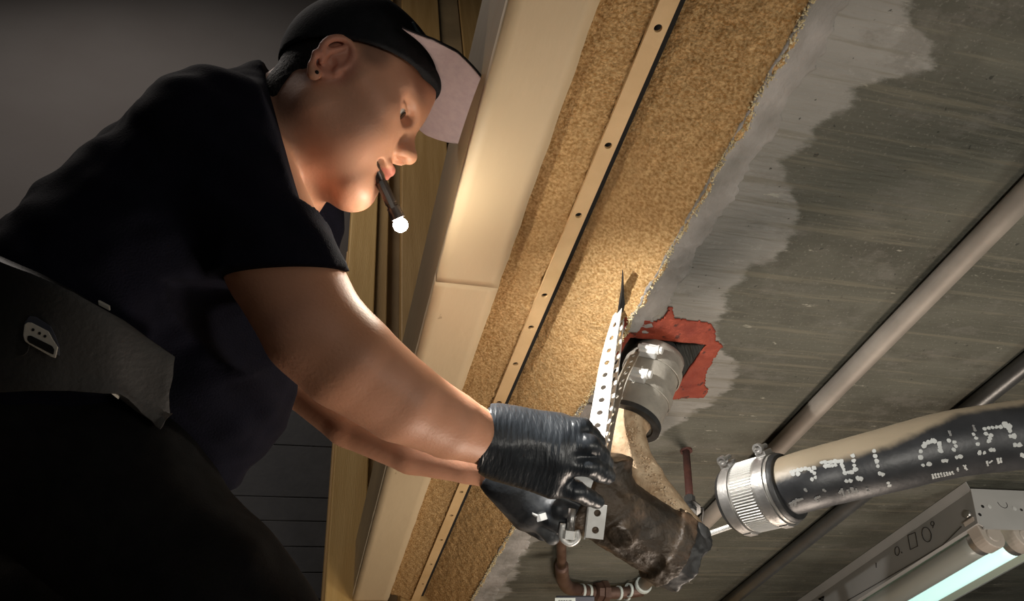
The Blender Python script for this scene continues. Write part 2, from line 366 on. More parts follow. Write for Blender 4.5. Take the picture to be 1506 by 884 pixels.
# upright timbers standing behind the man's face and forearm
timb = tag(thing('timber_frame', (0, 0, 0), 'upright yellow timber studs between dark wall and cream board', 'timber'), None)
def stud(pts0, pts1, y0, y1, m, z0=-1.35, z1=5.1):
    xa, xb = pts0, pts1
    return boxobj('stud', W(xa, y0, z0), W(xb, y1, z1), m, timb, bevel=.004)
xa = aty(490, 860, YW).x
stud(aty(512, 600, YW).x-.03, aty(545, 600, YW).x, YW, YW+.11, 'wood')
stud(aty(545, 600, YW).x+.001, aty(566, 600, YW+.02).x, YW+.02, YW+.11, 'wood2')
stud(aty(566, 450, YW+.06).x-.01, aty(588, 450, YW+.06).x, YW+.06, YW+.115, 'olive')
stud(aty(590, 450, YW+.01).x, aty(590, 450, YW+.01).x+.20, YW+.01, YW+.11, 'wood2')
stud(aty(590, 450, YW+.01).x+.205, aty(590, 450, YW+.01).x+.32, YW+.03, YW+.11, 'olive')
stud(aty(590, 450, YW+.01).x+.325, 1.2, YW+.02, YW+.11, 'wood2')
stud(aty(510, 400, YW+.03).x-.005, aty(518, 400, YW+.03).x, YW+.04, YW+.11, 'wood2', z1=aty(516, 358, YW).z-1.35)

# the beam and its boards: one cross-section running along y
Y0B, Y1B = -.7, YW-.005
def rx(r, z): return r*z
beam = tag(thing('sprayed_beam', (0, 0, 0), 'tan sprayed rough beam face against the concrete ceiling, cracked beside the pipe', 'beam'), None)
yc = atz(915, 400, .66).y; yc2 = atz(900, 560, .66).y
za, zb_ = .655, .72
grid_strip('coated_face', (.4555*zb_, zb_), (.425, .645), Y0B, Y1B, 36, 700, 'spray', beam, amp=.0022, fr=90, jag0=.002, jag1=.006, thick=.012)
# pale crumbling rim
def crumbs(name, pts, n, rmin, rmax, spread, m, parent):
    bm = bmesh.new()
    for i in range(n):
        t = random.random()*(len(pts)-1); k = int(t); p = Vector(pts[k]).lerp(Vector(pts[min(k+1, len(pts)-1)]), t-k)
        p = p+Vector((random.gauss(0, spread), random.gauss(0, spread), random.gauss(0, spread*.4))); r = random.uniform(rmin, rmax)
        mtx = Matrix.Translation(p) @ Matrix.Rotation(random.random()*6, 4, Vector((random.random(), random.random(), .3))) @ Matrix.Diagonal((r, r*random.uniform(.6, 1.6), r*.7, 1))
        bmesh.ops.create_icosphere(bm, subdivisions=1, radius=1, matrix=mtx)
    return tag(bmobj(name, bm, m, parent, False), kind='stuff')
edge = [W(.424+.006*noise.noise((y*22, 7, 0)), y, .645) for y in np.linspace(Y0B, Y1B, 200)]
crumbs('crumbling_rim', edge, 3600, .0005, .0017, .0022, 'crumb', beam)
perf_y = [.02, .13, .235]+[atz(*q, .70).y for q in ((961,39),(889,212),(847,315),(798,433),(778,480),(757,534))]+[1.01, 1.12, 1.23, 1.33]+[atz(*q, .70).y for q in ((662,757),(647,793),(632,829),(620,858))]
lipx0, lipx1, lipz = .424*.70, .4535*.70, .70
lip = tag(thing('perforated_strip', (0, 0, 0), 'narrow cream steel strip with small punched holes between two tan bands', 'steel strip'), None)
s0 = W((lipx0+lipx1)/2+.002, Y0B, lipz)
ln = Y1B-Y0B
hs = [y-Y0B for y in perf_y]
perforated('strip', [s0+Vector((0, ln*i/40, 0)) for i in range(41)], [Vector((1, 0, 0))]*41, lipx1-lipx0, .004, 'lip', lip, hr=.22, holes=hs)
boxobj('backing', W(lipx0+.008, Y0B, lipz+.012), W(lipx1+.014, Y1B, lipz+.016), 'dark', lip)
band = tag(thing('sprayed_band', (0, 0, 0), 'rough tan sprayed band between cream board and holed strip', 'beam'), None)
grid_strip('coated_face', (.236, .7215), (lipx0+.003, .7015), Y0B, Y1B, 24, 600, 'spray', band, amp=.0020, fr=90, jag0=.001, jag1=.004, thick=.012)
# cream board of several lengths butted end to end, with a folded web behind
cream = tag(thing('cream_board', (0, 0, 0), 'smooth cream painted board running beside the cap brim', 'board'), None)
yj = atz(740, 425, .70).y
for (a, b) in ((Y0B, yj-.0005), (yj+.0005, Y1B)):
    grid_strip('panel', (.216*.70, .70), (.3425*.70, .70), a, b, 6, 120, 'cream', cream, amp=.0006, fr=14, jag0=.0006, jag1=.0012, thick=.018)
boxobj('web', W(.216*.70+.002, Y0B, .719), W(.216*.70+.016, Y1B, .86), 'olive', cream)
boxobj('backing', W(.17, Y0B, .7195), W(.228, Y1B, .75), 'dark', cream)
# mortar fillet along the ceiling edge
fil = tag(grid_strip('mortar_fillet', (.421, .646), (.462, .6475), Y0B, hy0-.012, 14, 500, 'mortar', None, amp=.0012, fr=70, jag0=.002, jag1=.010, thick=.006), 'grey trowelled mortar strip between tan beam and upper ceiling', 'mortar')
fil2 = tag(grid_strip('mortar_fillet', (.421, .646), (.478, .6475), hy1+.05, Y1B, 14, 400, 'mortar', None, amp=.0012, fr=70, jag0=.002, jag1=.012, thick=.006), 'grey ragged mortar strip below the gloved hands', 'mortar')
# crack where the strap disappears
crk = [atz(*q, .66) for q in ((916,398),(914,430),(909,455),(903,478),(897,500),(893,525))]
crk2 = [atz(*q, .66) for q in ((916,398),(917,430),(920,460),(924,485),(918,505),(908,540))]
bm = bmesh.new(); prev = None
for a, b in zip(crk, crk2):
    # dark wedge lying against the sloped face
    va = bm.verts.new(a+Vector((0, 0, -.004))); vb = bm.verts.new(b+Vector((0, 0, -.004)))
    vc = bm.verts.new(a+Vector((0, 0, .004))); vd = bm.verts.new(b+Vector((0, 0, .004)))
    if prev:
        bm.faces.new([prev[0], prev[1], vb, va]); bm.faces.new([prev[2], vc, vd, prev[3]]); bm.faces.new([prev[0], va, vc, prev[2]]); bm.faces.new([prev[1], prev[3], vd, vb])
    prev = (va, vb, vc, vd)
bmobj('crack', bm, 'dark', beam)

# ------------------------------------------------------------------ firestop paint round the opening
def inpoly(x, y, poly):
    c = False; n = len(poly); j = n-1
    for i in range(n):
        xi, yi = poly[i]; xj, yj_ = poly[j]
        if (yi > y) != (yj_ > y) and x < (xj-xi)*(y-yi)/(yj_-yi+1e-12)+xi: c = not c
        j = i
    return c
def patch(name, poly, z, cell, m, jag=.004, th=.003, hole=None, amp=.0012):
    xs = [p[0] for p in poly]; ys = [p[1] for p in poly]; bm = bmesh.new(); vd = {}
    def v(i, j):
        if (i, j) not in vd:
            x = min(xs)-.01+i*cell; y = min(ys)-.01+j*cell
            vd[i, j] = bm.verts.new(W(x, y, z-th-amp*noise.noise((x*70, y*70, 2))))
        return vd[i, j]
    for i in range(int((max(xs)-min(xs)+.02)/cell)):
        for j in range(int((max(ys)-min(ys)+.02)/cell)):
            x = min(xs)-.01+(i+.5)*cell; y = min(ys)-.01+(j+.5)*cell
            jx = jag*(noise.noise((x*60, y*60, 0))+.6*noise.noise((x*200, y*200, 0))); jy = jag*(noise.noise((x*60, y*60, 9))+.6*noise.noise((x*200, y*200, 9)))
            if not inpoly(x+jx, y+jy, poly): continue
            if hole and hole[0] < x < hole[1] and hole[2] < y < hole[3]: continue
            bm.faces.new([v(i, j), v(i+1, j), v(i+1, j+1), v(i, j+1)])
    o = bmobj(name, bm, m, None, True); md = o.modifiers.new('s', 'SOLIDIFY'); md.thickness = th; md.offset = 1
    return o
red_px = [(919,466),(935,478),(948,470),(965,473),(976,466),(984,450),(990,466),(1010,470),(1030,474),(1045,476),(1052,488),(1050,500),(1062,507),(1052,520),(1047,530),(1038,545),(1035,560),(1041,572),(1033,583),(1015,583),(996,586),(975,580),(940,600),(912,560),(903,548),(902,528),(905,515),(914,500)]
red = patch('firestop_paint', [(atz(*q, CEIL).x, atz(*q, CEIL).y) for q in red_px], CEIL, .0022, 'red', hole=(hx0, hx1, hy0, hy1))
tag(red, 'brick red firestop smear on the concrete around the pipe opening', 'sealant')
tag(boxobj('hanger_stub', atz(930, 512, .652), atz(935, 535, .640), 'galv'), 'short dull steel tab hanging from the opening', 'bracket')

# ------------------------------------------------------------------ drain coming down through the opening
def bandclamp(name, c, ax, r, w, m, parent, scr=None, seg=48, th=.0016):
    b = rings(name, c, ax, [(-w/2, r), (-w/2, r+th), (w/2, r+th), (w/2, r)], m, parent, seg, closed=True)
    return b
def screw_box(c, ax, tang, out, s, m, parent):
    """worm-gear housing with hex screw; ax = along the pipe, tang = round it, out = outward"""
    h = obox('clamp_housing', c+out*s*.35, ax*s*.55, tang*s*.8, out*s*.42, m, parent, bevel=s*.1)
    sc_ = c+out*s*.75+tang*s*.1
    rings('clamp_screw', sc_, tang, [(-s*1.0, 0), (-s*1.0, s*.26), (s*.75, s*.26), (s*.75, s*.46), (s*.95, s*.46), (s*.95, s*.36), (s*1.25, s*.36), (s*1.25, 0)], m, parent, 12)
    return h
sleeve = tag(thing('pipe_coupling', (0, 0, 0), 'dusty grey sleeve coupling with two bright clamp screws under the red paint', 'coupling'), None)
A0 = atz(968, 520, CEIL+.05); 
top = P(962, 540, 1.09); bot = P(928, 620, 1.03)
axd = (bot-top).normalized(); rs = .041
tube('sleeve', [top-axd*.02, top.lerp(bot, .25), top.lerp(bot, .5), top.lerp(bot, .75), bot], [rs*.96, rs, rs*1.01, rs, rs*.97], 'coupgrey', sleeve, seg=48, n=6, jitter=.0006)
toeye = (Vector(EYE.tolist())-top).normalized()
for (px, py, d, t) in ((950, 534, 1.05, .10), (932, 573, 1.02, .55)):
    cc = top.lerp(bot, t); bandclamp('clamp_band', cc, axd, rs+.001, .013, 'coupgrey', sleeve)
    o_ = (P(px, py, d)-cc); o_ = (o_-axd*o_.dot(axd)).normalized(); tn = axd.cross(o_).normalized()
    if tn.x < 0: tn = -tn
    screw_box(cc+o_*(rs+.001), axd, tn, o_, .0155, 'strapw', sleeve)
rings('gasket_lip', bot, axd, [(-.004, rs*.90), (-.004, rs*1.03), (.004, rs*1.03), (.005, rs*.80), (-.004, rs*.80)], 'rubber', sleeve, 48)
riser = tag(tube('drain_stub', [A0+Vector((.012, .03, .06)), A0, top-axd*.018], .032, 'rubber', None, seg=32, n=4), 'black pipe end just visible inside the square opening', 'pipe')

bend = tag(thing('drain_bend', (0, 0, 0), 'rusty bent drain pipe crusted with pale grit, below the sleeve coupling', 'pipe'), None)
bp = [bot-axd*.02, P(918, 632, 1.02), P(926, 672, 1.0), P(952, 716, .985), P(982, 758, .97), P(1004, 788, .965)]
tube('pipe_wall', bp, [.031, .0305, .0295, .029, .029, .031], 'sandpipe', bend, seg=40, n=14, jitter=.0016)
gp = catmull(bp, 10)
gl = [Vector(p.tolist())+Vector(((-ray(940, 700))*.0285).tolist())+Vector((.012, -.002, .004)) for p in gp]
crumbs('clinging_grit', gl[8:], 620, .0006, .0017, .0045, 'sandgrain', bend)

# perforated strapping
def strap(name, pix, w, m, label, twist=(0, 0), spacing=.018, hr=.22, sidepx=(1, -.15), oval=1.0):
    pts = [Vector(p.tolist()) for p in catmull([P(*q) for q in pix], 6)]
    a = Vector((CX*0).tolist()); sides = []
    for i, p in enumerate(pts):
        t = i/(len(pts)-1); ang = math.radians(twist[0]+(twist[1]-twist[0])*t)
        rt = Vector((R3 @ Vector((1, .15, 0)))); fw = Vector((R3 @ Vector((0, 0, 1))))
        sides.append((rt*math.cos(ang)+fw*math.sin(ang)).normalized())
    th = tag(thing(name, (0, 0, 0), label, 'strap', 'perforated hanger straps by the drain'), None)
    perforated('strap', pts, sides, w, .0012, m, th, hr=hr, spacing=spacing, oval=oval)
    return th
strap('hanger_strap', [(915, 425, 1.045), (907, 465, 1.04), (898, 505, 1.02), (891, 545, .99), (884, 595, .95), (874, 655, .90)], .023, 'strapw', 'bright white lit perforated strap, leftmost, running down to the glove', twist=(86, 6), spacing=.021, hr=.17)
strap('hanger_strap', [(914, 470, 1.05), (908, 520, 1.03), (900, 575, .99), (892, 620, .95), (884, 662, .91)], .016, 'strapw', 'second perforated strap edge-on just right of the white one', twist=(72, 62), spacing=.014, hr=.26)
strap('hanger_strap', [(934, 520, 1.05), (918, 556, 1.0), (903, 600, .965), (893, 650, .93), (889, 680, .92)], .016, 'coupgrey', 'dull brown perforated strap curving round the bent pipe', twist=(60, 48), spacing=.014, hr=.18)

# rough cast tee held in both hands
# (built by surface extraction below) -------------------------------------
def sd_round_cone(p, a, b, r1, r2):
    pa = [p[i]-a[i] for i in range(3)]; ba = [b[i]-a[i] for i in range(3)]; L2 = sum(v*v for v in ba)+1e-12
    h = np.clip((pa[0]*ba[0]+pa[1]*ba[1]+pa[2]*ba[2])/L2, 0, 1)
    d = np.sqrt((pa[0]-ba[0]*h)**2+(pa[1]-ba[1]*h)**2+(pa[2]-ba[2]*h)**2)
    return d-(r1+(r2-r1)*h)
class Field:
    """signed distance on a grid whose axes need not be evenly spaced; blends shapes into one continuous surface"""
    def __init__(s, xs, ys, zs):
        s.ax = [np.asarray(a, np.float32) for a in (xs, ys, zs)]; s.F = np.full([len(a) for a in s.ax], .12, np.float32); s.k = 1.0
    def win(s, lo, hi):
        sl = []
        for a, l, h in zip(s.ax, lo, hi): i0 = max(0, np.searchsorted(a, l)-1); i1 = min(len(a), np.searchsorted(a, h)+1); sl.append(slice(i0, max(i1, i0)))
        return tuple(sl)
    def grid(s, sl): return (s.ax[0][sl[0]][:, None, None], s.ax[1][sl[1]][None, :, None], s.ax[2][sl[2]][None, None, :])
    def put(s, fn, lo, hi, k=.01, op='u'):
        m = k+.012; sl = s.win([v-m for v in lo], [v+m for v in hi])
        if any(q.stop-q.start < 2 for q in sl): return
        d = fn(s.grid(sl)).astype(np.float32); G = s.F[sl]
        if op == 'u': h = np.maximum(k-np.abs(G-d), 0)/k; s.F[sl] = np.minimum(G, d)-h*h*k*.25
        elif op == 's': h = np.maximum(k-np.abs(G+d), 0)/k; s.F[sl] = np.maximum(G, -d)+h*h*k*.25
        elif op == 'i': s.F[sl] = np.maximum(G, d)
        elif op == 'd': s.F[sl] = G+d
    def cone(s, a, b, r1, r2=None, k=.01, op='u'):
        r2 = r1 if r2 is None else r2; r1 = r1*s.k; r2 = r2*s.k; R = max(r1, r2); a = [float(v) for v in a]; b = [float(v) for v in b]
        s.put(lambda p: sd_round_cone(p, a, b, r1, r2), [min(a[i], b[i])-R for i in range(3)], [max(a[i], b[i])+R for i in range(3)], k, op)
    def chain(s, pts, rad, k=.01):
        for i in range(len(pts)-1): s.cone(pts[i], pts[i+1], rad[i], rad[i+1], k)
    def ell(s, c, axes, rad, k=.01, op='u'):   # axes: three unit vectors
        c = [float(v) for v in c]; A = [[float(v) for v in a] for a in axes]; rad = [q*s.k for q in rad]; R = max(rad); mn = min(rad)
        def fn(p):
            q = [p[i]-c[i] for i in range(3)]
            l = [(q[0]*a[0]+q[1]*a[1]+q[2]*a[2])/r for a, r in zip(A, rad)]
            n0 = np.sqrt(l[0]**2+l[1]**2+l[2]**2); n1 = np.sqrt((l[0]/rad[0])**2+(l[1]/rad[1])**2+(l[2]/rad[2])**2)+1e-6
            return n0*(n0-1)/n1
        s.put(fn, [c[i]-R for i in range(3)], [c[i]+R for i in range(3)], k, op)
    def mesh(s, name, m, parent=None, relax=0):
        F = s.F; ins = F < 0
        nx, ny, nz_ = F.shape
        cnt = np.zeros((nx-1, ny-1, nz_-1), np.uint8)
        for dx in (0, 1):
            for dy in (0, 1):
                for dz in (0, 1): cnt += ins[dx:nx-1+dx, dy:ny-1+dy, dz:nz_-1+dz]
        act = (cnt > 0) & (cnt < 8); I, J, K = np.nonzero(act); n = len(I)
        idx = np.full(act.shape, -1, np.int32); idx[I, J, K] = np.arange(n)
        C = np.zeros((n, 3)); N = np.zeros(n)
        X, Y, Z = s.ax
        cor = [(a, b, c_) for a in (0, 1) for b in (0, 1) for c_ in (0, 1)]
        for a in cor:
            for ax_ in range(3):
                if a[ax_]: continue
                b = list(a); b[ax_] = 1
                fa = F[I+a[0], J+a[1], K+a[2]]; fb = F[I+b[0], J+b[1], K+b[2]]; cr = (fa < 0) != (fb < 0)
                t = np.where(cr, fa/(fa-fb+1e-20), 0)
                pa = np.stack([X[I+a[0]], Y[J+a[1]], Z[K+a[2]]], 1); pb = np.stack([X[I+b[0]], Y[J+b[1]], Z[K+b[2]]], 1)
                C += np.where(cr[:, None], pa+(pb-pa)*t[:, None], 0); N += cr
        C /= np.maximum(N, 1)[:, None]; Q = []
        for ax_ in range(3):
            A = np.moveaxis(ins, ax_, 0); ch = A[:-1] != A[1:]; ch = ch[:, 1:-1, 1:-1]; i, j, k = np.nonzero(ch); fl = A[:-1][:, 1:-1, 1:-1][i, j, k]
            Ix = np.moveaxis(idx, ax_, 0); q = np.stack([Ix[i, j, k], Ix[i, j+1, k], Ix[i, j+1, k+1], Ix[i, j, k+1]], 1)
            fl = fl if ax_ != 1 else ~fl
            q[~fl] = q[~fl][:, ::-1]; Q.append(q)
        Q = np.concatenate(Q); Q = Q[(Q >= 0).all(1)]
        me = bpy.data.meshes.new(name); me.vertices.add(n); me.vertices.foreach_set('co', C.astype(np.float32).ravel())
        me.loops.add(len(Q)*4); me.loops.foreach_set('vertex_index', Q.ravel().astype(np.int32)); me.polygons.add(len(Q))
        me.polygons.foreach_set('loop_start', np.arange(len(Q), dtype=np.int32)*4); me.polygons.foreach_set('loop_total', np.full(len(Q), 4, np.int32))
        me.update(); me.validate(); me.polygons.foreach_set('use_smooth', np.ones(len(Q), bool))
        o = link(name, me, m, parent)
        if relax: md = o.modifiers.new('relax', 'SMOOTH'); md.factor = .5; md.iterations = relax
        return o
def sines(p, fx, ph=0):
    return np.sin(p[0]*fx+1.7*np.sin(p[1]*fx*.7+ph))*np.sin(p[1]*fx*1.1+1.3*np.sin(p[2]*fx*.8+ph*2))*np.sin(p[2]*fx*.9+ph+p[0]*fx*.3)
def bounds(pts, r, st):
    a = np.array([list(p) for p in pts]); lo = a.min(0)-r; hi = a.max(0)+r; return [np.arange(lo[i], hi[i], st) for i in range(3)]
tee = tag(thing('cast_tee', (0, 0, 0), 'grimy cast iron pipe fitting held up by both gloved hands', 'pipe fitting'), None)
t0, t1 = P(852, 722, .93), P(986, 806, .945); tx = (t1-t0).normalized()
Fd = Field(*bounds([t0, t1], .075, .0022))
def cyl(a, b, r):   # capped cylinder
    a = [float(v) for v in a]; b = [float(v) for v in b]; L = math.dist(a, b); u = [(b[i]-a[i])/L for i in range(3)]
    def fn(p):
        q = [p[i]-a[i] for i in range(3)]; h = q[0]*u[0]+q[1]*u[1]+q[2]*u[2]
        rr = np.sqrt(np.maximum(q[0]**2+q[1]**2+q[2]**2-h*h, 0)); dx = rr-r; dy = np.abs(h-L/2)-L/2
        return np.minimum(np.maximum(dx, dy), 0)+np.sqrt(np.maximum(dx, 0)**2+np.maximum(dy, 0)**2)
    return fn, [min(a[i], b[i])-r for i in range(3)], [max(a[i], b[i])+r for i in range(3)]
def addcyl(Fd, a, b, r, k=.006, op='u'): fn, lo, hi = cyl(a, b, r); Fd.put(fn, lo, hi, k, op)
addcyl(Fd, t0, t1, .0445, .004)
addcyl(Fd, t1-tx*.016, t1+tx*.004, .050, .006)
nb = P(905, 668, .93); addcyl(Fd, t0.lerp(t1, .30), P(896, 672, .935), .030, .014)
addcyl(Fd, P(918, 780, .90), P(912, 792, .885), .016, .008)
Fd.put(lambda p: .0013*sines(p, 150)+.0007*sines(p, 420, 1), [a[0] for a in Fd.ax], [a[-1] for a in Fd.ax], 0, 'd')
Fd.put(cyl(t1-tx*.02, t1+tx*.03, .040)[0], *cyl(t1-tx*.02, t1+tx*.03, .040)[1:], .003, 's')
Fd.mesh('fitting_body', 'cast', tee)
# torn black rubber joint on the open end
e0 = t1+tx*.002
Fd = Field(*bounds([e0, e0+tx*.04], .07, .002))
addcyl(Fd, e0-tx*.004, e0+tx*.026, .0475, .004)
def torn(p):
    h = (p[0]-e0.x)*tx.x+(p[1]-e0.y)*tx.y+(p[2]-e0.z)*tx.z
    return h-.018+.010*sines(p, 95, 2)
lo = [a[0] for a in Fd.ax]; hi = [a[-1] for a in Fd.ax]
Fd.put(torn, lo, hi, .001, 'i'); Fd.put(cyl(e0-tx*.02, e0+tx*.06, .040)[0], lo, hi, .003, 's')
Fd.put(lambda p: .0012*sines(p, 260, 1), lo, hi, 0, 'd')
Fd.mesh('rubber_joint', 'rubber', tee)
tube('torn_flap', [P(1018, 770, .945), P(1030, 782, .93), P(1036, 800, .93), P(1022, 822, .93)], [.004, .010, .009, .003], 'rubber', tee, seg=12, n=6, jitter=.004)
# threaded rod / screw chain to the next coupling
rod0, rod1 = P(1040, 786, .950), P(1086, 770, .965)
rod = tag(thing('clamp_tail', (0, 0, 0), 'shiny ribbed band tail between the fitting and the steel coupling', 'clamp band'), None)
rd = (rod1-rod0); prof = []
n = 22
for i in range(n): prof += [(rd.length*i/n, .0028), (rd.length*(i+.5)/n, .0036)]
rings('ribbed_tail', rod0, rd, [(0, 0)]+prof+[(rd.length, 0)], 'strapw', rod, 12)

# ------------------------------------------------------------------ steel coupling and black pipe on the right
cA, cB = P(1086, 735, .965), P(1155, 717, .92); ca = (cB-cA).normalized(); cr = .0435
cpl = tag(thing('pipe_coupling', (0, 0, 0), 'shiny ribbed steel shield coupling on the end of the black pipe', 'coupling'), None)
LC = (cB-cA).length
prof = [(-.001, cr-.004), (-.001, cr), (LC*.22, cr)]
m_ = 9
for i in range(m_): prof += [(LC*(.26+.46*i/m_), cr-.0012), (LC*(.26+.46*(i+.5)/m_), cr+.0002)]
prof += [(LC*.74, cr), (LC+.001, cr), (LC+.001, cr-.004)]
rings('shield', cA, ca, [(-.001, cr-.004), (-.001, cr), (LC+.001, cr), (LC+.001, cr-.004), (-.001, cr-.004)], 'shield', cpl, 72)
# axial corrugations: thin ridges laid round the middle of the shield (seen as fine upright lines)
bm = bmesh.new()
uo = ca.orthogonal().normalized(); vo = ca.cross(uo)
for k in range(76):
    a = 2*math.pi*k/76; o_ = uo*math.cos(a)+vo*math.sin(a); tg_ = ca.cross(o_)
    c0 = cA+ca*LC*.26+o_*(cr+.0006); c1 = cA+ca*LC*.70+o_*(cr+.0006)
    vs = [bm.verts.new(q) for q in (c0-tg_*.0011-o_*.001, c0+o_*.0009, c0+tg_*.0011-o_*.001, c1-tg_*.0011-o_*.001, c1+o_*.0009, c1+tg_*.0011-o_*.001)]
    bm.faces.new([vs[0], vs[1], vs[4], vs[3]]); bm.faces.new([vs[1], vs[2], vs[5], vs[4]])
tag(bmobj('corrugation', bm, 'strapw', cpl), kind='stuff')
for t, px in ((.12, (1088, 676, .955)), (.86, (1135, 660, .93))):
    c_ = cA.lerp(cB, t); bandclamp('clamp_band', c_, ca, cr+.0006, .0125, 'galv', cpl, seg=64)
    o_ = P(*px)-c_; o_ = (o_-ca*o_.dot(ca)).normalized(); tn = ca.cross(o_).normalized()
    if tn.dot(Vector(EYE.tolist())-c_) < 0: tn = -tn
    obox('clamp_housing', c_+o_*(cr+.003), ca*.007, tn*.010, o_*.0035, 'galv', cpl, bevel=.001)
    rings('clamp_screw', c_+o_*(cr+.011), tn, [(-.012, 0), (-.012, .003), (.006, .003), (.006, .0065), (.012, .0065), (.012, .004), (.009, .004), (.009, 0)], 'galv', cpl, 16)
    lo_ = (Vector((R3 @ Vector((0, -1, .5))))); lo_ = (lo_-ca*lo_.dot(ca)).normalized()
    obox('band_end', c_+lo_*(cr+.002), ca*.006, ca.cross(lo_)*.008, lo_*.0012, 'galv', cpl, bevel=.0006)
rings('rubber_lip', cB, ca, [(-.01, cr-.001), (.004, cr-.001), (.007, cr-.003), (.007, cr-.012), (-.01, cr-.012)], 'rubber', cpl, 48)
rings('rubber_lip', cA, -ca, [(-.01, cr-.001), (.004, cr-.001), (.007, cr-.003), (.007, cr-.012), (-.01, cr-.012)], 'rubber', cpl, 48)
bpipe = tag(thing('black_pipe', (0, 0, 0), 'fat black drain pipe with white stencilled marks and tan dust on top', 'pipe'), None)
ppts = [cB-ca*.02, P(1185, 707, .905), P(1235, 694, .895), P(1300, 678, .88), P(1390, 655, .868), P(1470, 643, .86), P(1560, 632, .85), P(1680, 622, .84), P(1900, 618, .84)]
pr = [.0355, .0357, .036, .037, .038, .0388, .039, .039, .039]
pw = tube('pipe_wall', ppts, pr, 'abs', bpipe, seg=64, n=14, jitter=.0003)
# stencilled marks: printed blobs lying on the pipe wall
bvh = BVHTree.FromPolygons([v.co for v in pw.data.vertices], [p.vertices for p in pw.data.polygons])
def marks(name, strokes, r, step, m):
    bm = bmesh.new()
    for st in strokes:
        pl = [(1060+x/3.377, 600+y/3.377) for x, y in st]; out = [pl[0]]
        for a, b in zip(pl, pl[1:]):
            L_ = math.dist(a, b); k = max(1, int(L_/step)); out += [(a[0]+(b[0]-a[0])*i/k, a[1]+(b[1]-a[1])*i/k) for i in range(1, k+1)]
        for q in out:
            d_ = Vector(ray(q[0], q[1]).tolist()).normalized(); h = bvh.ray_cast(Vector(EYE.tolist()), d_)
            if h[0] is None: continue
            n_ = h[1] if h[1].dot(d_) < 0 else -h[1]; u_ = n_.orthogonal().normalized(); v_ = n_.cross(u_); rr = r*random.uniform(.75, 1.2)
            c0 = bm.verts.new(h[0]+n_*.0007); ph = random.random()*6
            vs = []; ws = []
            for k in range(8):
                a = ph+2*math.pi*k/8; q_ = rr*random.uniform(.75, 1.25); vs.append(bm.verts.new(h[0]+n_*.0005+(u_*math.cos(a)+v_*math.sin(a))*q_)); ws.append(bm.verts.new(vs[-1].co-n_*.0012))
            for k in range(8): bm.faces.new([c0, vs[k], vs[(k+1) % 8]]); bm.faces.new([vs[k], ws[k], ws[(k+1) % 8], vs[(k+1) % 8]])
    return tag(bmobj(name, bm, m, bpipe), kind='stuff')
S1 = [[(350,318),(400,306),(440,300),(465,298)],[(440,305),(465,325),(470,345),(455,355)],[(360,330),(385,326)],[(500,272),(550,268),(600,266)],[(520,290),(570,284),(600,282)],[(605,290),(618,322),(650,318),(675,305)],[(655,238),(660,262),(662,285),(668,305)],[(625,362),(645,362)],[(682,350),(696,350)],[(762,215),(768,240),(775,265),(780,290)],[(790,325),(805,330)],[(832,372),(838,385)],
 [(992,245),(993,215),(1008,190),(1030,175),(1060,165),(1085,178),(1092,212)],[(1015,178),(1050,162)],[(1005,284),(1035,280)],[(1105,262),(1120,262)],[(1135,162),(1160,170),(1168,190),(1158,208)],[(1172,244),(1192,242)],
 [(1255,130),(1268,150),(1275,180)],[(1310,104),(1350,98),(1390,94),(1435,88)],[(1318,130),(1340,135),(1330,165)],[(1285,222),(1308,222)],[(1342,208),(1356,208)],[(1410,78),(1425,85),(1435,115)],[(1438,140),(1455,140)],[(1462,184),(1484,184)],[(1495,232),(1506,240)]]
marks('stencil_mark', S1, .0025, 4.6, 'print')
S2 = [[(1050+i*14, 330-i*2),(1056+i*14, 348-i*3)] for i in range(8)]+[[(1175,298),(1178,312)],[(1205,285),(1222,305)],[(1215,285),(1212,300)],[(1320,265),(1326,285)],[(1345,262),(1336,270)],[(1375,252),(1380,272)],[(1388,250),(1392,268)]]
marks('small_stamp', S2, .0012, 1.6, 'print')
S3 = [[(590,420),(600,405),(612,435)],[(630,408),(640,425)],[(650,400),(660,420)],[(672,404),(678,418)],[(725,400),(732,412)],[(470,450),(490,440)],[(478,460),(486,466)],[(510,408),(518,412)],[(418,405),(425,412)],[(345,475),(375,460),(405,452)],[(360,465),(352,485)],[(375,455),(370,480)],[(1135,120),(1142,135)],[(1255,90),(1262,110)]]
marks('faded_stamp', S3, .0017, 2.2, 'print_dim')

# ------------------------------------------------------------------ conduits on the ceiling
r1 = .0155; z1 = CEIL-r1-.002
x1 = 1.295*z1; yend = z1/ (ray(950, 862)[2]/ray(950, 862)[1])
con = tag(thing('conduit', (0, 0, 0), 'long dusty tan conduit crossing the ceiling behind the steel coupling', 'conduit'), None)
tube('conduit_wall', [W(x1, -1.2, z1), W(x1, .3, z1), W(x1, yend, z1)], r1, 'conduit', con, seg=24, n=4)
r2 = .0150; z2 = CEIL-r2-.001; x2 = 1.758*z2
con2 = tag(thing('conduit', (0, 0, 0), 'darker grey conduit between the black pipe and the lamp fixture', 'conduit'), None)
tube('conduit_wall', [W(x2, -1.2, z2), W(x2, .6, z2), W(x2, 1.90, z2)], r2, 'conduit2', con2, seg=24, n=4)
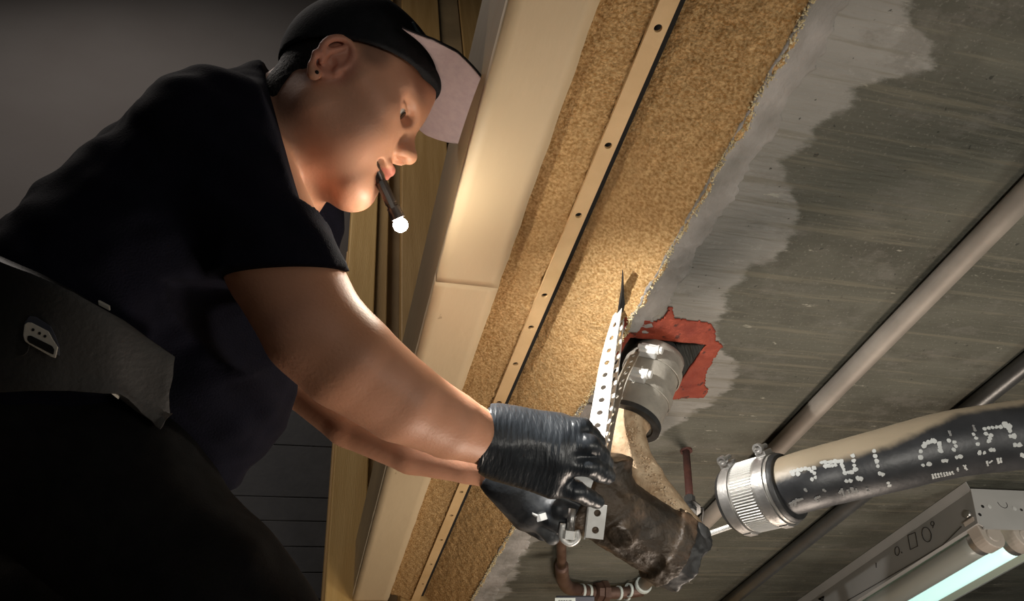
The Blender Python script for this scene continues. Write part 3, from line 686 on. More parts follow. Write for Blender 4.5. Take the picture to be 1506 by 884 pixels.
# small copper branch at the lower edge
val = tag(thing('copper_branch', (0, 0, 0), 'old brown copper branch with union and white thread tape at the bottom edge', 'pipe'), None)
dz = atz(850, 870, z1); 
D = lambda px, py: atz(px, py, z1-.004)
tube('copper_pipe', [D(825, 775), D(826, 820), D(826, 836)], .0105, 'copper', val, seg=16, n=4)
tube('elbow', [D(826, 832), D(828, 852), D(836, 864), D(852, 868)], [.015, .0155, .0155, .014], 'copper', val, seg=18, n=6)
tube('nipple', [D(850, 868), D(880, 871), D(915, 872), D(945, 868)], .014, 'copper', val, seg=18, n=4)
a_, b_ = D(874, 870), D(902, 872)
rings('union_nut', a_, b_-a_, [(0, .015), (.004, .022), (.016, .024), (.017, .028), (.032, .028), (.033, .018)], 'copper', val, 8)
for q in ((856, 869), (866, 870), (910, 872), (922, 873), (925, 868)):
    rings('tape_ring', D(*q), b_-a_, [(-.003, .0135), (-.003, .0165), (.003, .0165), (.003, .0135)], 'tape', val, 16)
rings('tape_ring', W(x1, yend-.005, z1), (0, 1, 0), [(-.006, .015), (-.005, .020), (.004, .020), (.005, .015)], 'tape', val, 24)
lb = D(836, 881); lab = tag(thing('valve_tag', (0, 0, 0), 'blue tag with a white barcode label peeking in at bottom edge', 'tag'), None)
rt_ = Vector((R3 @ Vector((1, 0, 0)))); up_ = Vector((R3 @ Vector((0, 1, 0)))); fw_ = Vector((R3 @ Vector((0, 0, 1))))
lc = P(838, 888, 1.55); k_ = 1.55/1088
obox('tag_plate', lc+rt_*(8*k_), rt_*(28*k_), up_*(11*k_), fw_*.004, 'bluegrey', lab, bevel=.001)
lbp = obox('barcode_label', lc-rt_*(7*k_)+fw_*.0048, rt_*(15*k_), up_*(10*k_), fw_*.0008, 'tape', lab)
bm = bmesh.new(); xx = -17.
while xx < 3:
    w_ = random.choice((.5, .8, 1.2)); c0 = lc+rt_*(xx*k_)+fw_*.006+up_*(2*k_)
    vs = [bm.verts.new(c0+rt_*(i*w_*k_)+up_*(j*5*k_)) for i, j in ((0, -1), (1, -1), (1, 1), (0, 1))]; bm.faces.new(vs); xx += w_+random.choice((.7, 1.1, 1.5))
bmobj('barcode', bm, 'dark', lbp)
# red rod hanger
hg = tag(thing('rod_hanger', (0, 0, 0), 'short red-brown threaded rod with steel nut hanging below the ceiling', 'hanger'), None)
ha = atz(1009, 662, CEIL); hb = Vector((ha.x, ha.y, ha.z-.10)); hb = P(1015, 742, 1.20)
tube('rod', [ha, hb], .0065, 'rust', hg, seg=12, n=1)
rings('rod_flange', ha, (0, 0, -1), [(0, .011), (.004, .011), (.005, .006)], 'rust', hg, 16)
hd = (hb-ha).normalized()
rings('nut_sleeve', hb, hd, [(-.016, .006), (-.016, .0095), (.008, .0095), (.009, .017), (.012, .017), (.013, .0105), (.022, .010), (.022, 0)], 'conduit2', hg, 8)
tube('tie_wire', [hb+hd*.010+rt_*.014, hb+hd*.012+rt_*.02, P(1032, 770, 1.2)], .0016, 'conduit2', hg, seg=6, n=4)

# ------------------------------------------------------------------ fluorescent fixture
fx = tag(thing('strip_light', (0, 0, 0), 'grey two-tube fluorescent strip light at the bottom right corner', 'light fixture'), None)
FY = 1.12; A_ = aty(1428, 722, FY); B_ = aty(1437, 770, FY); C_ = A_+Vector((.235, 0, 0)); D_ = Vector((C_.x+.03, FY, B_.z)); FL = 1.6
th = .002
def sheet(name, poly, m, parent, y0=FY, y1=FY+FL, t=.0015, close=False):
    """folded sheet: poly is a list of points in the x-z plane, extruded along y, given thickness"""
    V = []; F = []; n_ = len(poly)
    for y in (y0, y1): V += [Vector((p[0], y, p[1])) for p in poly]
    for i in range(n_-1): F.append((i, i+1, n_+i+1, n_+i))
    o = meshobj(name, V, F, m, parent, False); md = o.modifiers.new('s', 'SOLIDIFY'); md.thickness = t; md.offset = 0; return o
zc = EYE[2]+CEIL
sheet('housing', [(A_.x, zc-.001), (A_.x, A_.z), (B_.x, B_.z), (B_.x+.010, B_.z-.002), (B_.x+.012, B_.z+.004)], 'fixt', fx)
sheet('housing_top', [(A_.x, A_.z+.001), (C_.x, A_.z+.001), (D_.x, D_.z), (D_.x-.012, D_.z-.002)], 'fixt', fx)
T1 = aty(1447, 795, FY+.03); T2 = Vector((T1.x+.085, 0, T1.z)); rt1 = .0235
mid = (T1.x+T2.x)/2
sheet('reflector', [(B_.x+.010, B_.z-.001), (T1.x-.010, B_.z+.024), (T1.x+.012, B_.z+.026), (mid, B_.z-.004), (T2.x-.012, B_.z+.026), (T2.x+.02, B_.z+.024), (D_.x-.012, B_.z-.001)], 'refl', fx, y0=FY+.01)
# end plate with dimples
bm = bmesh.new()
ep = [(A_.x, A_.z+.004), (B_.x, B_.z), (B_.x+.012, B_.z-.008), (T1.x-.02, B_.z-.008), (T1.x-.02, B_.z-.012), (T2.x+.03, B_.z-.012), (D_.x, D_.z), (C_.x, A_.z+.004)]
f1 = [bm.verts.new((x, FY-.002, z)) for x, z in ep]; f2 = [bm.verts.new((x, FY+.001, z)) for x, z in ep]
bm.faces.new(f1); bm.faces.new(f2)
for i in range(len(ep)): bm.faces.new([f1[i], f1[(i+1) % len(ep)], f2[(i+1) % len(ep)], f2[i]])
bmobj('end_plate', bm, 'fixt', fx)
for (px, py, r) in ((1445,745,.0035),(1455,745,.0045),(1492,748,.0045),(1502,750,.003),(1441,757,.0035)):
    rings('dimple', aty(px, py, FY-.002), (0, -1, 0), [(0, r), (.0008, r), (.0012, r*.6), (.0012, 0)], 'dark' if r < .004 else 'strapw', fx, 12)
ko = aty(1474, 740, FY-.0022)
tube('knockout', [ko+Vector((math.cos(a)*.011, 0, math.sin(a)*.011)) for a in np.linspace(math.pi*.95, math.pi*2.05, 14)], .0006, 'dark', fx, seg=6, n=1)
# knockouts pressed into the long side
sn = Vector((B_.z-A_.z, 0, -(B_.x-A_.x))).normalized()
if sn.x > 0: sn = -sn
def onside(px, py):
    d = Vector(ray(px, py).tolist()); o_ = Vector(EYE.tolist()); n_ = sn
    return o_+d*((A_-o_).dot(n_)/d.dot(n_))+n_*.0012
def outline(pxs, close=True, r=.0007):
    pts = [onside(1180+x/4.62, 700+y/4.617) for x, y in pxs]
    if close: pts.append(pts[0])
    tube('knockout', pts, r, 'dark', fx, seg=5, n=1)
outline([(720,405),(770,385),(788,478),(737,502)])
outline([(848+31*math.cos(a)+8*math.sin(a), 400+50*math.sin(a)) for a in np.linspace(0, 6.283, 20)[:-1]])
outline([(648+16*math.cos(a), 512+30*math.sin(a)) for a in np.linspace(0, 6.283, 14)[:-1]])
outline([(888+12*math.cos(a), 326+15*math.sin(a)) for a in np.linspace(0, 6.283, 14)[:-1]])
outline([(893,342),(890,356)], False); outline([(678,518),(680,526)], False, .001); outline([(504,592),(506,624)], False, .0009)
outline([(310,848),(560,705),(760,590),(960,470),(1085,345)], False, .0007)
outline([(118,838),(150,822),(146,850)], True, .0022)
rings('side_screw', onside(1424, 757), sn, [(0, .009), (.003, .008), (.004, 0)], 'galv', fx, 16)
# lamp holders and tubes
for i, T in enumerate((T1, T2)):
    hold = bmesh.new()
    bmo = []
    for y in (FY+.004, FY+.034):
        ring = []
        for a in np.linspace(-math.pi, 0, 14): ring.append(hold.verts.new((T.x+.0265*math.cos(a), y, T.z+.0265*math.sin(a))))
        ring += [hold.verts.new((T.x+.0265, y, B_.z+.018)), hold.verts.new((T.x-.0265, y, B_.z+.018))]; bmo.append(ring); hold.faces.new(ring)
    for k in range(16): hold.faces.new([bmo[0][k], bmo[0][(k+1) % 16], bmo[1][(k+1) % 16], bmo[1][k]])
    h_ = bmobj('lamp_holder', hold, 'socket', fx, bevel=.002)
    rings('contact', (T.x, FY+.0035, T.z), (0, -1, 0), [(0, .015), (.002, .013), (.002, 0)], 'socket', h_, 20)
    tb = tube('lamp_tube', [Vector((T.x, FY+.034, T.z)), Vector((T.x, FY+.07, T.z)), Vector((T.x, FY+FL-.05, T.z))], rt1 if i == 0 else rt1, 'tube_off' if i == 0 else 'tube_on', fx, seg=32, n=1)
    tb['label'] = 'dull unlit fluorescent tube' if i == 0 else 'glowing pale cyan fluorescent tube'
    rings('tube_cap', (T.x, FY+.033, T.z), (0, 1, 0), [(0, 0), (0, rt1+.0006), (.014, rt1+.0006), (.016, rt1)], 'galv', tb, 28)

# ------------------------------------------------------------------ the man
man = tag(thing('person', (0, 0, 0), 'person in dark t-shirt and black cap leaning over with a torch in the mouth', 'person'), None)
def camvec(x, y, z): return np.array([x*CX[i]+0*0 for i in range(3)])
def cw(v):   # lens-frame vector -> world vector
    v = np.array(v, float); return np.array([v@CX, v@CY, v@CZ])
HD, HB, HG, HR, HK = .80, math.radians(27), math.radians(9), math.radians(27), .925
_t = -ray(540, 150); _t /= np.linalg.norm(_t); _r = cw((1, 0, 0)); _r = _r-_t*(_r@_t); _r /= np.linalg.norm(_r); _v = np.cross(_t, _r)
_F = math.cos(HR)*_r-math.sin(HR)*_v; _U = math.sin(HR)*_r+math.cos(HR)*_v
hf = math.cos(HG)*_F+math.sin(HG)*_t; _s = math.cos(HG)*_t-math.sin(HG)*_F
hu = math.cos(HB)*_U-math.sin(HB)*_s; hs_ = math.cos(HB)*_s+math.sin(HB)*_U
HM = ray(486, 90)*HD+EYE-HK*.080*hs_+HK*.008*hf
def H(f, s, u): return Vector((HM+HK*(f*hf+s*hs_+u*hu)).tolist())
HA = (hf, hs_, hu)
def finaxis(lo, hi, flo, fhi, st, fst):
    out = [lo]
    while out[-1] < hi: out.append(out[-1]+(fst if flo-.004 < out[-1] < fhi else st))
    return np.array(out)
# arm skeletons, placed where the hands reach the fitting
RA = [(P(345, 250, .79), .060), (P(415, 392, .765), .056), (P(462, 480, .742), .0515), (P(512, 530, .742), .0500), (P(590, 588, .765), .0435), (P(660, 624, .80), .0365), (P(716, 646, .832), .0290), (P(750, 655, .845), .027)]
LA = [(P(430, 300, 1.06), .060), (P(425, 470, 1.01), .050), (P(452, 555, .985), .044), (P(520, 612, .97), .0415), (P(610, 655, .955), .037), (P(690, 676, .94), .030), (P(740, 692, .935), .025)]
NB = P(378, 225, .90)
xs_ = [H(*c) for c in ((.15, 0, 0), (-.11, 0, 0), (0, 0, .13), (0, 0, -.13), (0, .1, 0), (0, -.1, 0))]
hl = [min(v[i] for v in xs_) for i in range(3)]; hh = [max(v[i] for v in xs_) for i in range(3)]
allp = [p for p, r in RA+LA]+[NB, P(300, 260, .90), P(200, 380, .90)]+xs_
lo = [min(v[i] for v in allp)-.08 for i in range(3)]; hi = [max(v[i] for v in allp)+.08 for i in range(3)]
B = Field(*[finaxis(lo[i], hi[i], hl[i], hh[i], .0045, .0019) for i in range(3)])
B.k = HK
B.ell(H(.010, 0, .038), HA, (.085, .078, .088), .02)
B.ell(H(.030, 0, -.020), HA, (.066, .066, .085), .03)
for sg in (1, -1):
    B.cone(H(.0, sg*.052, -.050), H(.066, sg*.020, -.098), .024, .020, .03)       # jaw
    B.ell(H(.052, sg*.034, -.040), HA, (.032, .028, .034), .03)                    # full cheek
    B.cone(H(.062, sg*.046, -.004), H(.030, sg*.064, .004), .016, .013, .02)       # cheekbone
    B.cone(H(.086, sg*.010, .030), H(.074, sg*.044, .032), .011, .010, .016)       # brow
B.cone(H(.084, 0, .02), H(.090, 0, .060), .020, .020, .03)
B.ell(H(.082, 0, -.066), HA, (.018, .030, .022), .02)                              # muzzle
B.ell(H(.080, 0, -.103), HA, (.017, .022, .015), .02)                              # chin
B.cone(H(.040, 0, -.085), H(.066, 0, -.100), .028, .018, .03)                      # under the chin
for sg in (1, -1):
    B.ell(H(.092, sg*.033, .009), HA, (.014, .017, .012), .010, 's')
    B.ell(H(.0765, sg*.0325, .008), HA, (.0135, .0150, .0130), .004)               # lids over the eye
B.cone(H(.092, 0, .014), H(.112, 0, -.024), .0075, .0105, .012)                     # nose
B.ell(H(.115, 0, -.028), HA, (.0105, .011, .0095), .006)
for sg in (1, -1):
    B.cone(H(.0885, sg*.020, .0150), H(.0835, sg*.046, .0120), .0026, .0024, .003)   # upper lid fold
    B.ell(H(.104, sg*.0125, -.031), HA, (.0105, .0078, .0085), .006)
    B.ell(H(.1070, sg*.0085, -.0385), HA, (.0068, .0038, .0052), .002, 's')
    B.ell(H(.0915, sg*.0335, .0055), HA, (.0100, .0130, .0050), .002, 's')          # eye slit
B.cone(H(.098, .016, -.0585), H(.102, 0, -.0570), .0048, .0056, .007); B.cone(H(.102, 0, -.0570), H(.098, -.016, -.0585), .0056, .0048, .007)
B.cone(H(.085, .029, -.0640), H(.098, .016, -.0585), .0032, .0048, .006); B.cone(H(.085, -.029, -.0640), H(.098, -.016, -.0585), .0032, .0048, .006)
B.cone(H(.0955, .015, -.0755), H(.0985, 0, -.0770), .0056, .0062, .007); B.cone(H(.0985, 0, -.0770), H(.0955, -.015, -.0755), .0062, .0056, .007)
B.cone(H(.084, .028, -.0690), H(.0955, .015, -.0755), .0032, .0056, .006)
B.ell(H(.096, .004, -.0672), HA, (.020, .026, .0042), .004, 's')                    # parted mouth
B.ell(H(.0865, .0270, -.0662), HA, (.010, .0085, .0065), .004, 's')
# ears
def ear(sg):
    er = math.radians(-14); c, s_ = math.cos(er), math.sin(er)
    def E(a, b, o=0):   # a forward, b up in the ear's own plane
        a, b = a*c-b*s_*-1*-1, a*s_*-1*-1+b*c
        return H(-.008+a+.15*0, sg*(.0795+o-.35*a), b)
    n = 16; pts = []
    for i in range(n+1):
        t = math.radians(-20+ i*(250/n)); pts.append(E(.0165*math.cos(t), .012+.0215*math.sin(t), .004))
    pts += [E(-.0150, -.008, .003), E(-.0095, -.022, .001), E(-.003, -.029, 0)]
    B.ell(E(-.001, .004, -.004), (hf, hs_, hu), (.0160, .0055, .0270), .004)
    for a, b in zip(pts, pts[1:]): B.cone(a, b, .0038, .0038, .003)
    B.ell(E(-.001, -.026, .001), (hf, hs_, hu), (.0080, .0045, .0085), .005)        # lobe
    B.cone(E(.000, .024, .003), E(-.008, .006, .003), .0032, .0034, .003)           # inner fold
    B.cone(E(-.008, .006, .003), E(-.005, -.010, .002), .0034, .003, .003)
    B.ell(E(.004, -.002, .004), (hf, hs_, hu), (.0065, .0060, .0090), .003, 's')
    B.ell(E(.013, -.004, .002), (hf, hs_, hu), (.0040, .0045, .0060), .004)         # tragus
    return E
EAR = ear(1); ear(-1)
# neck, shoulders, chest core under the shirt
B.cone(H(-.016, 0, -.035), NB, .052, .068, .03)
B.cone(H(.012, 0, -.070), P(415, 262, .90), .044, .055, .03)
B.cone(H(-.040, 0, .0), P(405, 190, .90), .030, .050, .03)
B.k = 1
B.cone(NB, P(200, 380, .88), .075, .085, .04)
B.cone(RA[0][0], LA[0][0], .055, .055, .04)
B.chain([p for p, r in RA], [r for p, r in RA], .004)
B.chain([p for p, r in LA], [r for p, r in LA], .004)
B.ell(P(470, 500, .735), HA, (.036, .040, .036), .02)
skin_o = B.mesh('body', 'skin', man, relax=1)
def near(c, rad, lo_, hi_):
    def fb(nt):
        g = nt.nodes.new('ShaderNodeNewGeometry'); d = nt.nodes.new('ShaderNodeVectorMath'); d.operation = 'DISTANCE'
        nt.links.new(g.outputs['Position'], d.inputs[0]); d.inputs[1].default_value = c
        return fnode(nt, 'SUBTRACT', 1.0, smooth(nt, d.outputs['Value'], lo_, hi_))
    return fb
mix_layer(M['skin'], (.54, .20, .15), near(H(.108, 0, -.067), 0, .014, .024))
mix_layer(M['skin'], (.58, .22, .16), lambda nt: fnode(nt, 'MULTIPLY', near(EAR(0, .004), 0, .020, .034)(nt), .55))
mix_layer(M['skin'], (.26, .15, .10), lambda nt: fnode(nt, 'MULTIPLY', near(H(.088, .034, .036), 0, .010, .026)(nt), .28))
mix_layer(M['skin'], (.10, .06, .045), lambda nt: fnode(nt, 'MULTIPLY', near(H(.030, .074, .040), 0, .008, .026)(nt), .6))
for sg in (1, -1):
    bm = bmesh.new(); bmesh.ops.create_uvsphere(bm, u_segments=24, v_segments=16, radius=.0122*HK, matrix=Matrix.Translation(H(.0768, sg*.0325, .0072)))
    ey = bmobj('eye', bm, 'white', man, True)
    gz = (H(.0768+.9, sg*.0325+.0, -.30)-H(.0768, sg*.0325, .0072)).normalized()
    rings('iris', H(.0768, sg*.0325, .0072)+gz*.0108, gz, [(0, .0060), (.0012, .0052), (.0018, 0)], 'iris', ey, 20)
bm = bmesh.new(); bmesh.ops.create_icosphere(bm, subdivisions=2, radius=.0024, matrix=Matrix.Translation(EAR(.001, -.025, .0055)))
bmobj('ear_stud', bm, 'dark', man, True)
# mouth interior is dark
bm = bmesh.new(); bmesh.ops.create_icosphere(bm, subdivisions=2, radius=1, matrix=Matrix.Translation(H(.080, .006, -.067)) @ Matrix(((hf[0], hs_[0], hu[0], 0), (hf[1], hs_[1], hu[1], 0), (hf[2], hs_[2], hu[2], 0), (0, 0, 0, 1))) @ Matrix.Diagonal((.012, .022, .0045, 1)))
bmobj('mouth_interior', bm, 'dark', man, True)
# eyebrows
bm = bmesh.new()
for sg in (1, -1):
    for i in range(70):
        t = random.random(); p = H(.0975-.0205*t*t-.002*t, sg*(.012+.036*t), .0345+.006*math.sin(t*2.6)+random.uniform(-.0028, .0028)*(1-.5*t)); q = p+Vector((hs_*sg*.006+hu*random.uniform(-.001, .002)).tolist())
        a = bm.verts.new(p); b = bm.verts.new(q); c_ = bm.verts.new(p+Vector((hu*.0005).tolist())); bm.faces.new([a, b, c_])
tag(bmobj('eyebrows', bm, 'hair', man), kind='stuff')
def planes(Fd, conds, k=.001):   # keep where every (point, normal) has (p-point).normal < 0
    lo = [a[0] for a in Fd.ax]; hi = [a[-1] for a in Fd.ax]
    for c0, n0 in conds:
        c0 = [float(v) for v in c0]; n0 = [float(v) for v in n0]
        Fd.put(lambda p, c0=c0, n0=n0: (p[0]-c0[0])*n0[0]+(p[1]-c0[1])*n0[1]+(p[2]-c0[2])*n0[2], lo, hi, k, 'i')
# short hair below the cap
Hr = Field(*[np.arange(hl[i]-.02, hh[i]+.02, .0022) for i in range(3)])
Hr.k = HK
Hr.ell(H(.008, 0, .036), HA, (.0865, .0795, .0890), .01)
Hr.cone(H(-.024, 0, -.010), H(-.032, 0, -.026), .054, .050, .02)
Hr.ell(H(.002, .085, .0), HA, (.030, .030, .046), .004, 's')
lo = [a[0] for a in Hr.ax]; hi = [a[-1] for a in Hr.ax]
planes(Hr, [(H(.004, 0, .02), hf*.95+hu*-.3), (H(-.02, 0, -.040), -hu+hf*.75)])
Hr.put(lambda p: .0007*sines(p, 700), lo, hi, 0, 'd')
Hr.mesh('hair', 'hair', man)
# cap
Cp = Field(*[np.arange(hl[i]-.05, hh[i]+.06, .0024) for i in range(3)])
Cp.k = HK
Cp.ell(H(.008, 0, .046), HA, (.0985, .0885, .0960), .01)
Cp.cone(H(.02, 0, .075), H(.075, 0, .088), .060, .030, .04)
planes(Cp, [(H(.098, 0, .066), -hu+hf*.42*.75)], .003)
Cp.ell(H(.008, 0, .038), HA, (.0915, .0825, .0850), .002, 's')
cap = Cp.mesh('cap', 'capblack', man)
tag(cap, 'black baseball cap')
def brim(off, name, m, grow=0):
    V = []; F = []; NS, NT = 48, 14
    for i in range(NS+1):
        q = -1+2*i/NS; s = q*(.090+grow)
        fb_ = .1065*math.sqrt(max(0, 1-(s/.100)**2))
        fo = max(fb_+.001, .085+(.112+grow)*(max(0, 1-abs(q)**2.05))**.5)
        for j in range(NT+1):
            t = j/NT; f_ = fb_+(fo-fb_)*t
            V.append(H(f_, s, .079-.7*s*s-.12*(f_-.100)+.18*s*max(0, min(1, (f_-.05)/.06))+off+.0))
    for i in range(NS):
        for j in range(NT): a = i*(NT+1)+j; F.append((a, a+1, a+NT+2, a+NT+1))
    o = meshobj(name, V, F, m, cap); md = o.modifiers.new('s', 'SOLIDIFY'); md.thickness = .0012; md.offset = 0; return o
brim(0, 'brim', 'capblack', .0012); brim(-.0018, 'brim_underside', 'underbrim')
bm = bmesh.new(); 
bmesh.ops.create_icosphere(bm, subdivisions=1, radius=.005, matrix=Matrix.Translation(H(.008, 0, .1425))); bmobj('cap_button', bm, 'capblack', cap, True)

M['teal'] = mat('slate_teal_thread', (.05, .085, .10), .7)
bvc = BVHTree.FromPolygons([v.co for v in cap.data.vertices], [p.vertices for p in cap.data.polygons])
em = []
for q in ((607, 34), (611, 42), (617, 50), (625, 56), (631, 64)):
    d_ = Vector(ray(*q).tolist()).normalized(); h = bvc.ray_cast(Vector(EYE.tolist()), d_)
    if h[0] is not None: em.append(h[0]-d_*.0008)
if len(em) > 2: tube('emblem', em, .0022, 'teal', cap, seg=8, n=4)

# t-shirt
sp = [P(330, 190, .78), P(200, 380, .86), P(400, 620, .8), P(0, 560, .9), P(300, 100, .9), P(470, 250, 1.15), P(80, 480, 1.0), P(335, 740, .84), P(-60, 600, .85)]
S = Field(*bounds(sp, .14, .0045))
ys_ = cw((0, 0, 1))
def row(px, py, d0, d1, r, r2=None): return (P(px, py, d0), P(px, py, d1), r, r2)
T_ = [(296, 240, .82, .98, .082), (215, 348, .80, .96, .092), (125, 452, .79, .96, .098), (50, 545, .78, .95, .102)]
for a, b in zip(T_, T_[1:]):
    for w in (2, 3): S.cone(P(a[0], a[1], a[w]), P(b[0], b[1], b[w]), a[4], b[4], .05)
    S.cone(P(a[0], a[1], (a[2]+a[3])/2), P(b[0], b[1], (b[2]+b[3])/2), a[4]*1.02, b[4]*1.02, .05)
S.cone(P(325, 215, .80), P(405, 330, 1.04), .072, .062, .04)                     # shoulder girdle
S.cone(P(320, 212, .79), P(370, 300, .775), .074, .068, .03)
S.cone(P(370, 300, .775), P(428, 448, .745), .068, .0640, .01)                       # near sleeve
S.cone(LA[0][0], P(425, 400, 1.03), .075, .062, .04)                                 # far sleeve
S.cone(NB, P(392, 168, .885), .075, .062, .03)                                        # collar
S.cone(P(300, 330, .86), P(335, 520, .86), .095, .070, .06)                          # chest front
S.cone(P(230, 470, .86), P(300, 560, .85), .080, .078, .06)
S.cone(P(335, 500, .87), P(345, 600, .86), .070, .045, .05)
S.cone(P(345, 600, .86), P(334, 700, .86), .042, .012, .05)                          # cloth hanging from the belly
S.cone(P(300, 540, .86), P(300, 640, .86), .06, .045, .05)
lo = [a[0] for a in S.ax]; hi = [a[-1] for a in S.ax]
S.put(lambda p: .0035*sines(p, 38)+.0016*sines(p, 95, 1)+.0012*np.sin(150*(p[0]*.55+p[2]*.8)+3*np.sin(p[1]*20)), lo, hi, 0, 'd')
# collar opening and sleeve hem: cut then hollow
hemc, hemn = P(420, 406, .757), (P(452, 482, .735)-P(412, 392, .765)).normalized()
up_s = cw((.02, .98, 0))
def hemcut(c0, n0, r):
    c0 = [float(v) for v in c0]; n0 = [float(v) for v in n0]
    def fn(p):
        q = [p[i]-c0[i] for i in range(3)]; h = q[0]*n0[0]+q[1]*n0[1]+q[2]*n0[2]; rr = np.sqrt(q[0]**2+q[1]**2+q[2]**2)
        return np.maximum(-h, rr-r)
    return fn
n2 = Vector(cw((.06, -1, .12)).tolist()).normalized()
S.put(hemcut(hemc, n2, .115), [v-.115 for v in hemc], [v+.115 for v in hemc], .002, 's')
n3 = (P(430, 470, 1.01)-P(430, 300, 1.06)).normalized(); c3 = P(425, 425, 1.03)
S.put(hemcut(c3, n3, .11), [v-.11 for v in c3], [v+.11 for v in c3], .002, 's')
nc = Vector((_F*.55+_U*.55).tolist()).normalized(); cc = H(-.040, 0, -.062)
def neckcut(p):
    c0 = [float(v) for v in cc]; q = [p[i]-c0[i] for i in range(3)]; h = q[0]*nc[0]+q[1]*nc[1]+q[2]*nc[2]; rr = np.sqrt(q[0]**2+q[1]**2+q[2]**2)
    return np.maximum(-h, rr-.16)
S.put(neckcut, [v-.16 for v in cc], [v+.16 for v in cc], .002, 's')
S.mesh('t_shirt', 'shirt', man, relax=2)

# trousers
kn, kn2 = P(392, 985, .74), P(392, 960, .98)
fr_, fl_ = Vector((kn.x-.10, kn.y+.05, kn.z-.42)), Vector((kn2.x-.14, kn2.y+.03, kn2.z-.42))
G = Field(*bounds([P(10, 560, .80), P(10, 560, 1.0), kn, kn2, fr_, fl_, P(-80, 640, .9)], .14, .0055))
G.cone(P(20, 585, .80), P(20, 585, .96), .122, .122, .04)
G.cone(P(10, 600, .80), P(150, 712, .775), .120, .092, .04); G.cone(P(150, 712, .775), P(300, 885, .75), .090, .080, .03); G.cone(P(300, 885, .75), kn, .080, .070, .03)
G.cone(P(20, 600, .96), P(150, 712, .98), .11, .090, .04); G.cone(P(150, 712, .98), kn2, .088, .066, .03)
G.cone(P(20, 690, .86), P(180, 900, .86), .11, .085, .05)
G.cone(kn, fr_, .068, .052, .03); G.cone(kn2, fl_, .064, .052, .03)
lo = [a[0] for a in G.ax]; hi = [a[-1] for a in G.ax]
G.put(lambda p: .0035*sines(p, 34, 1)+.0022*np.sin(80*(p[0]*.3+p[2]*.95)+3*np.sin(p[0]*16+p[1]*9))+.001*sines(p, 110), lo, hi, 0, 'd')
pants = G.mesh('trousers', 'pants', man, relax=2)
for k_n, f_ in ((kn, fr_), (kn2, fl_)):
    Sh = Field(*bounds([f_, f_+Vector((.2, 0, -.05))], .09, .005)); Sh.cone(f_+Vector((0, 0, -.02)), f_+Vector((.0, 0, -.075)), .045, .035, .02); Sh.cone(f_+Vector((-.02, 0, -.072)), f_+Vector((.15, -.01, -.078)), .036, .034, .02)
    planes(Sh, [(f_+Vector((0, 0, -.105)), (0, 0, -1))]); Sh.mesh('boot', 'leather', man)
zp = min(fr_.z, fl_.z)-.105

# waist support panel and what is clipped on it
bvp = None
def cast_on(objs, px, py, dflt, off=.006):
    d = Vector(ray(px, py).tolist()).normalized(); best = None
    for bv in objs:
        h = bv.ray_cast(Vector(EYE.tolist()), d)
        if h[0] is not None and (best is None or h[3] < best[1]): best = (h[0], h[3])
    return (best[0] if best else P(px, py, dflt))-d*off
def bv_of(o):
    return BVHTree.FromPolygons([v.co for v in o.data.vertices], [p.vertices for p in o.data.polygons])
so = [o for o in man.children if o.name.startswith('t_shirt')][0]
BV = [bv_of(so), bv_of(pants)]
topl = [(-60, 350), (20, 385), (60, 402), (110, 428), (160, 462), (205, 493), (253, 522)]; botl = [(-60, 560), (0, 575), (50, 572), (100, 572), (165, 578), (200, 605), (240, 628)]
NTP, NB_ = 24, 12; V = []; F = []
def lerpl(L_, t):
    x = t*(len(L_)-1); i = min(int(x), len(L_)-2); return [L_[i][k]+(L_[i+1][k]-L_[i][k])*(x-i) for k in (0, 1)]
G0 = np.zeros((NTP+1, NB_+1))
for i in range(NTP+1):
    for j in range(NB_+1):
        a, b = lerpl(topl, i/NTP), lerpl(botl, i/NTP); q = [a[k]+(b[k]-a[k])*j/NB_ for k in (0, 1)]
        p = cast_on(BV, q[0], q[1], .74, 0); G0[i, j] = (R3.transposed() @ (p-Vector(EYE.tolist()))).z*-1 if False else float(-(np.array(p)-EYE)@cw((0, 0, 1)))
for _ in range(30):
    G1 = G0.copy(); G1[1:-1, 1:-1] = (G0[:-2, 1:-1]+G0[2:, 1:-1]+G0[1:-1, :-2]+G0[1:-1, 2:])/4; G1[:, 0] = (G0[:, 0]+G1[:, 1])/2; G1[:, -1] = (G0[:, -1]+G1[:, -2])/2; G0 = np.minimum(G1, G0+.004) if _ < 5 else G1
for i in range(NTP+1):
    for j in range(NB_+1):
        a, b = lerpl(topl, i/NTP), lerpl(botl, i/NTP); q = [a[k]+(b[k]-a[k])*j/NB_ for k in (0, 1)]
        V.append(P(q[0], q[1], min(G0[i, j], .80)-.016))
for i in range(NTP):
    for j in range(NB_): a = i*(NB_+1)+j; F.append((a, a+1, a+NB_+2, a+NB_+1))
belt = meshobj('waist_support', V, F, 'leather', man); md = belt.modifiers.new('s', 'SOLIDIFY'); md.thickness = .014; md.offset = 1
md = belt.modifiers.new('b', 'BEVEL'); md.width = .003; md.segments = 2; md.limit_method = 'ANGLE'
tag(belt, 'charcoal grey waist support panel')
def onbelt(px, py, off=.0):
    h = bvb.ray_cast(Vector(EYE.tolist()), Vector(ray(px, py).tolist()).normalized()); return (h[0] if h[0] is not None else P(px, py, .70))-Vector(ray(px, py).tolist()).normalized()*off
bvb = BVHTree.FromPolygons(V, F)
for (a, b) in (((146, 445), (161, 453)), ((164, 575), (174, 583))):
    p, q = onbelt(*a, .006), onbelt(*b, .006); dv = q-p
    obox('rivet_clip', (p+q)/2, dv*.55, Vector((_v*.0022).tolist()), Vector((_t*.002).tolist()), 'whiteplast', belt, bevel=.0006)
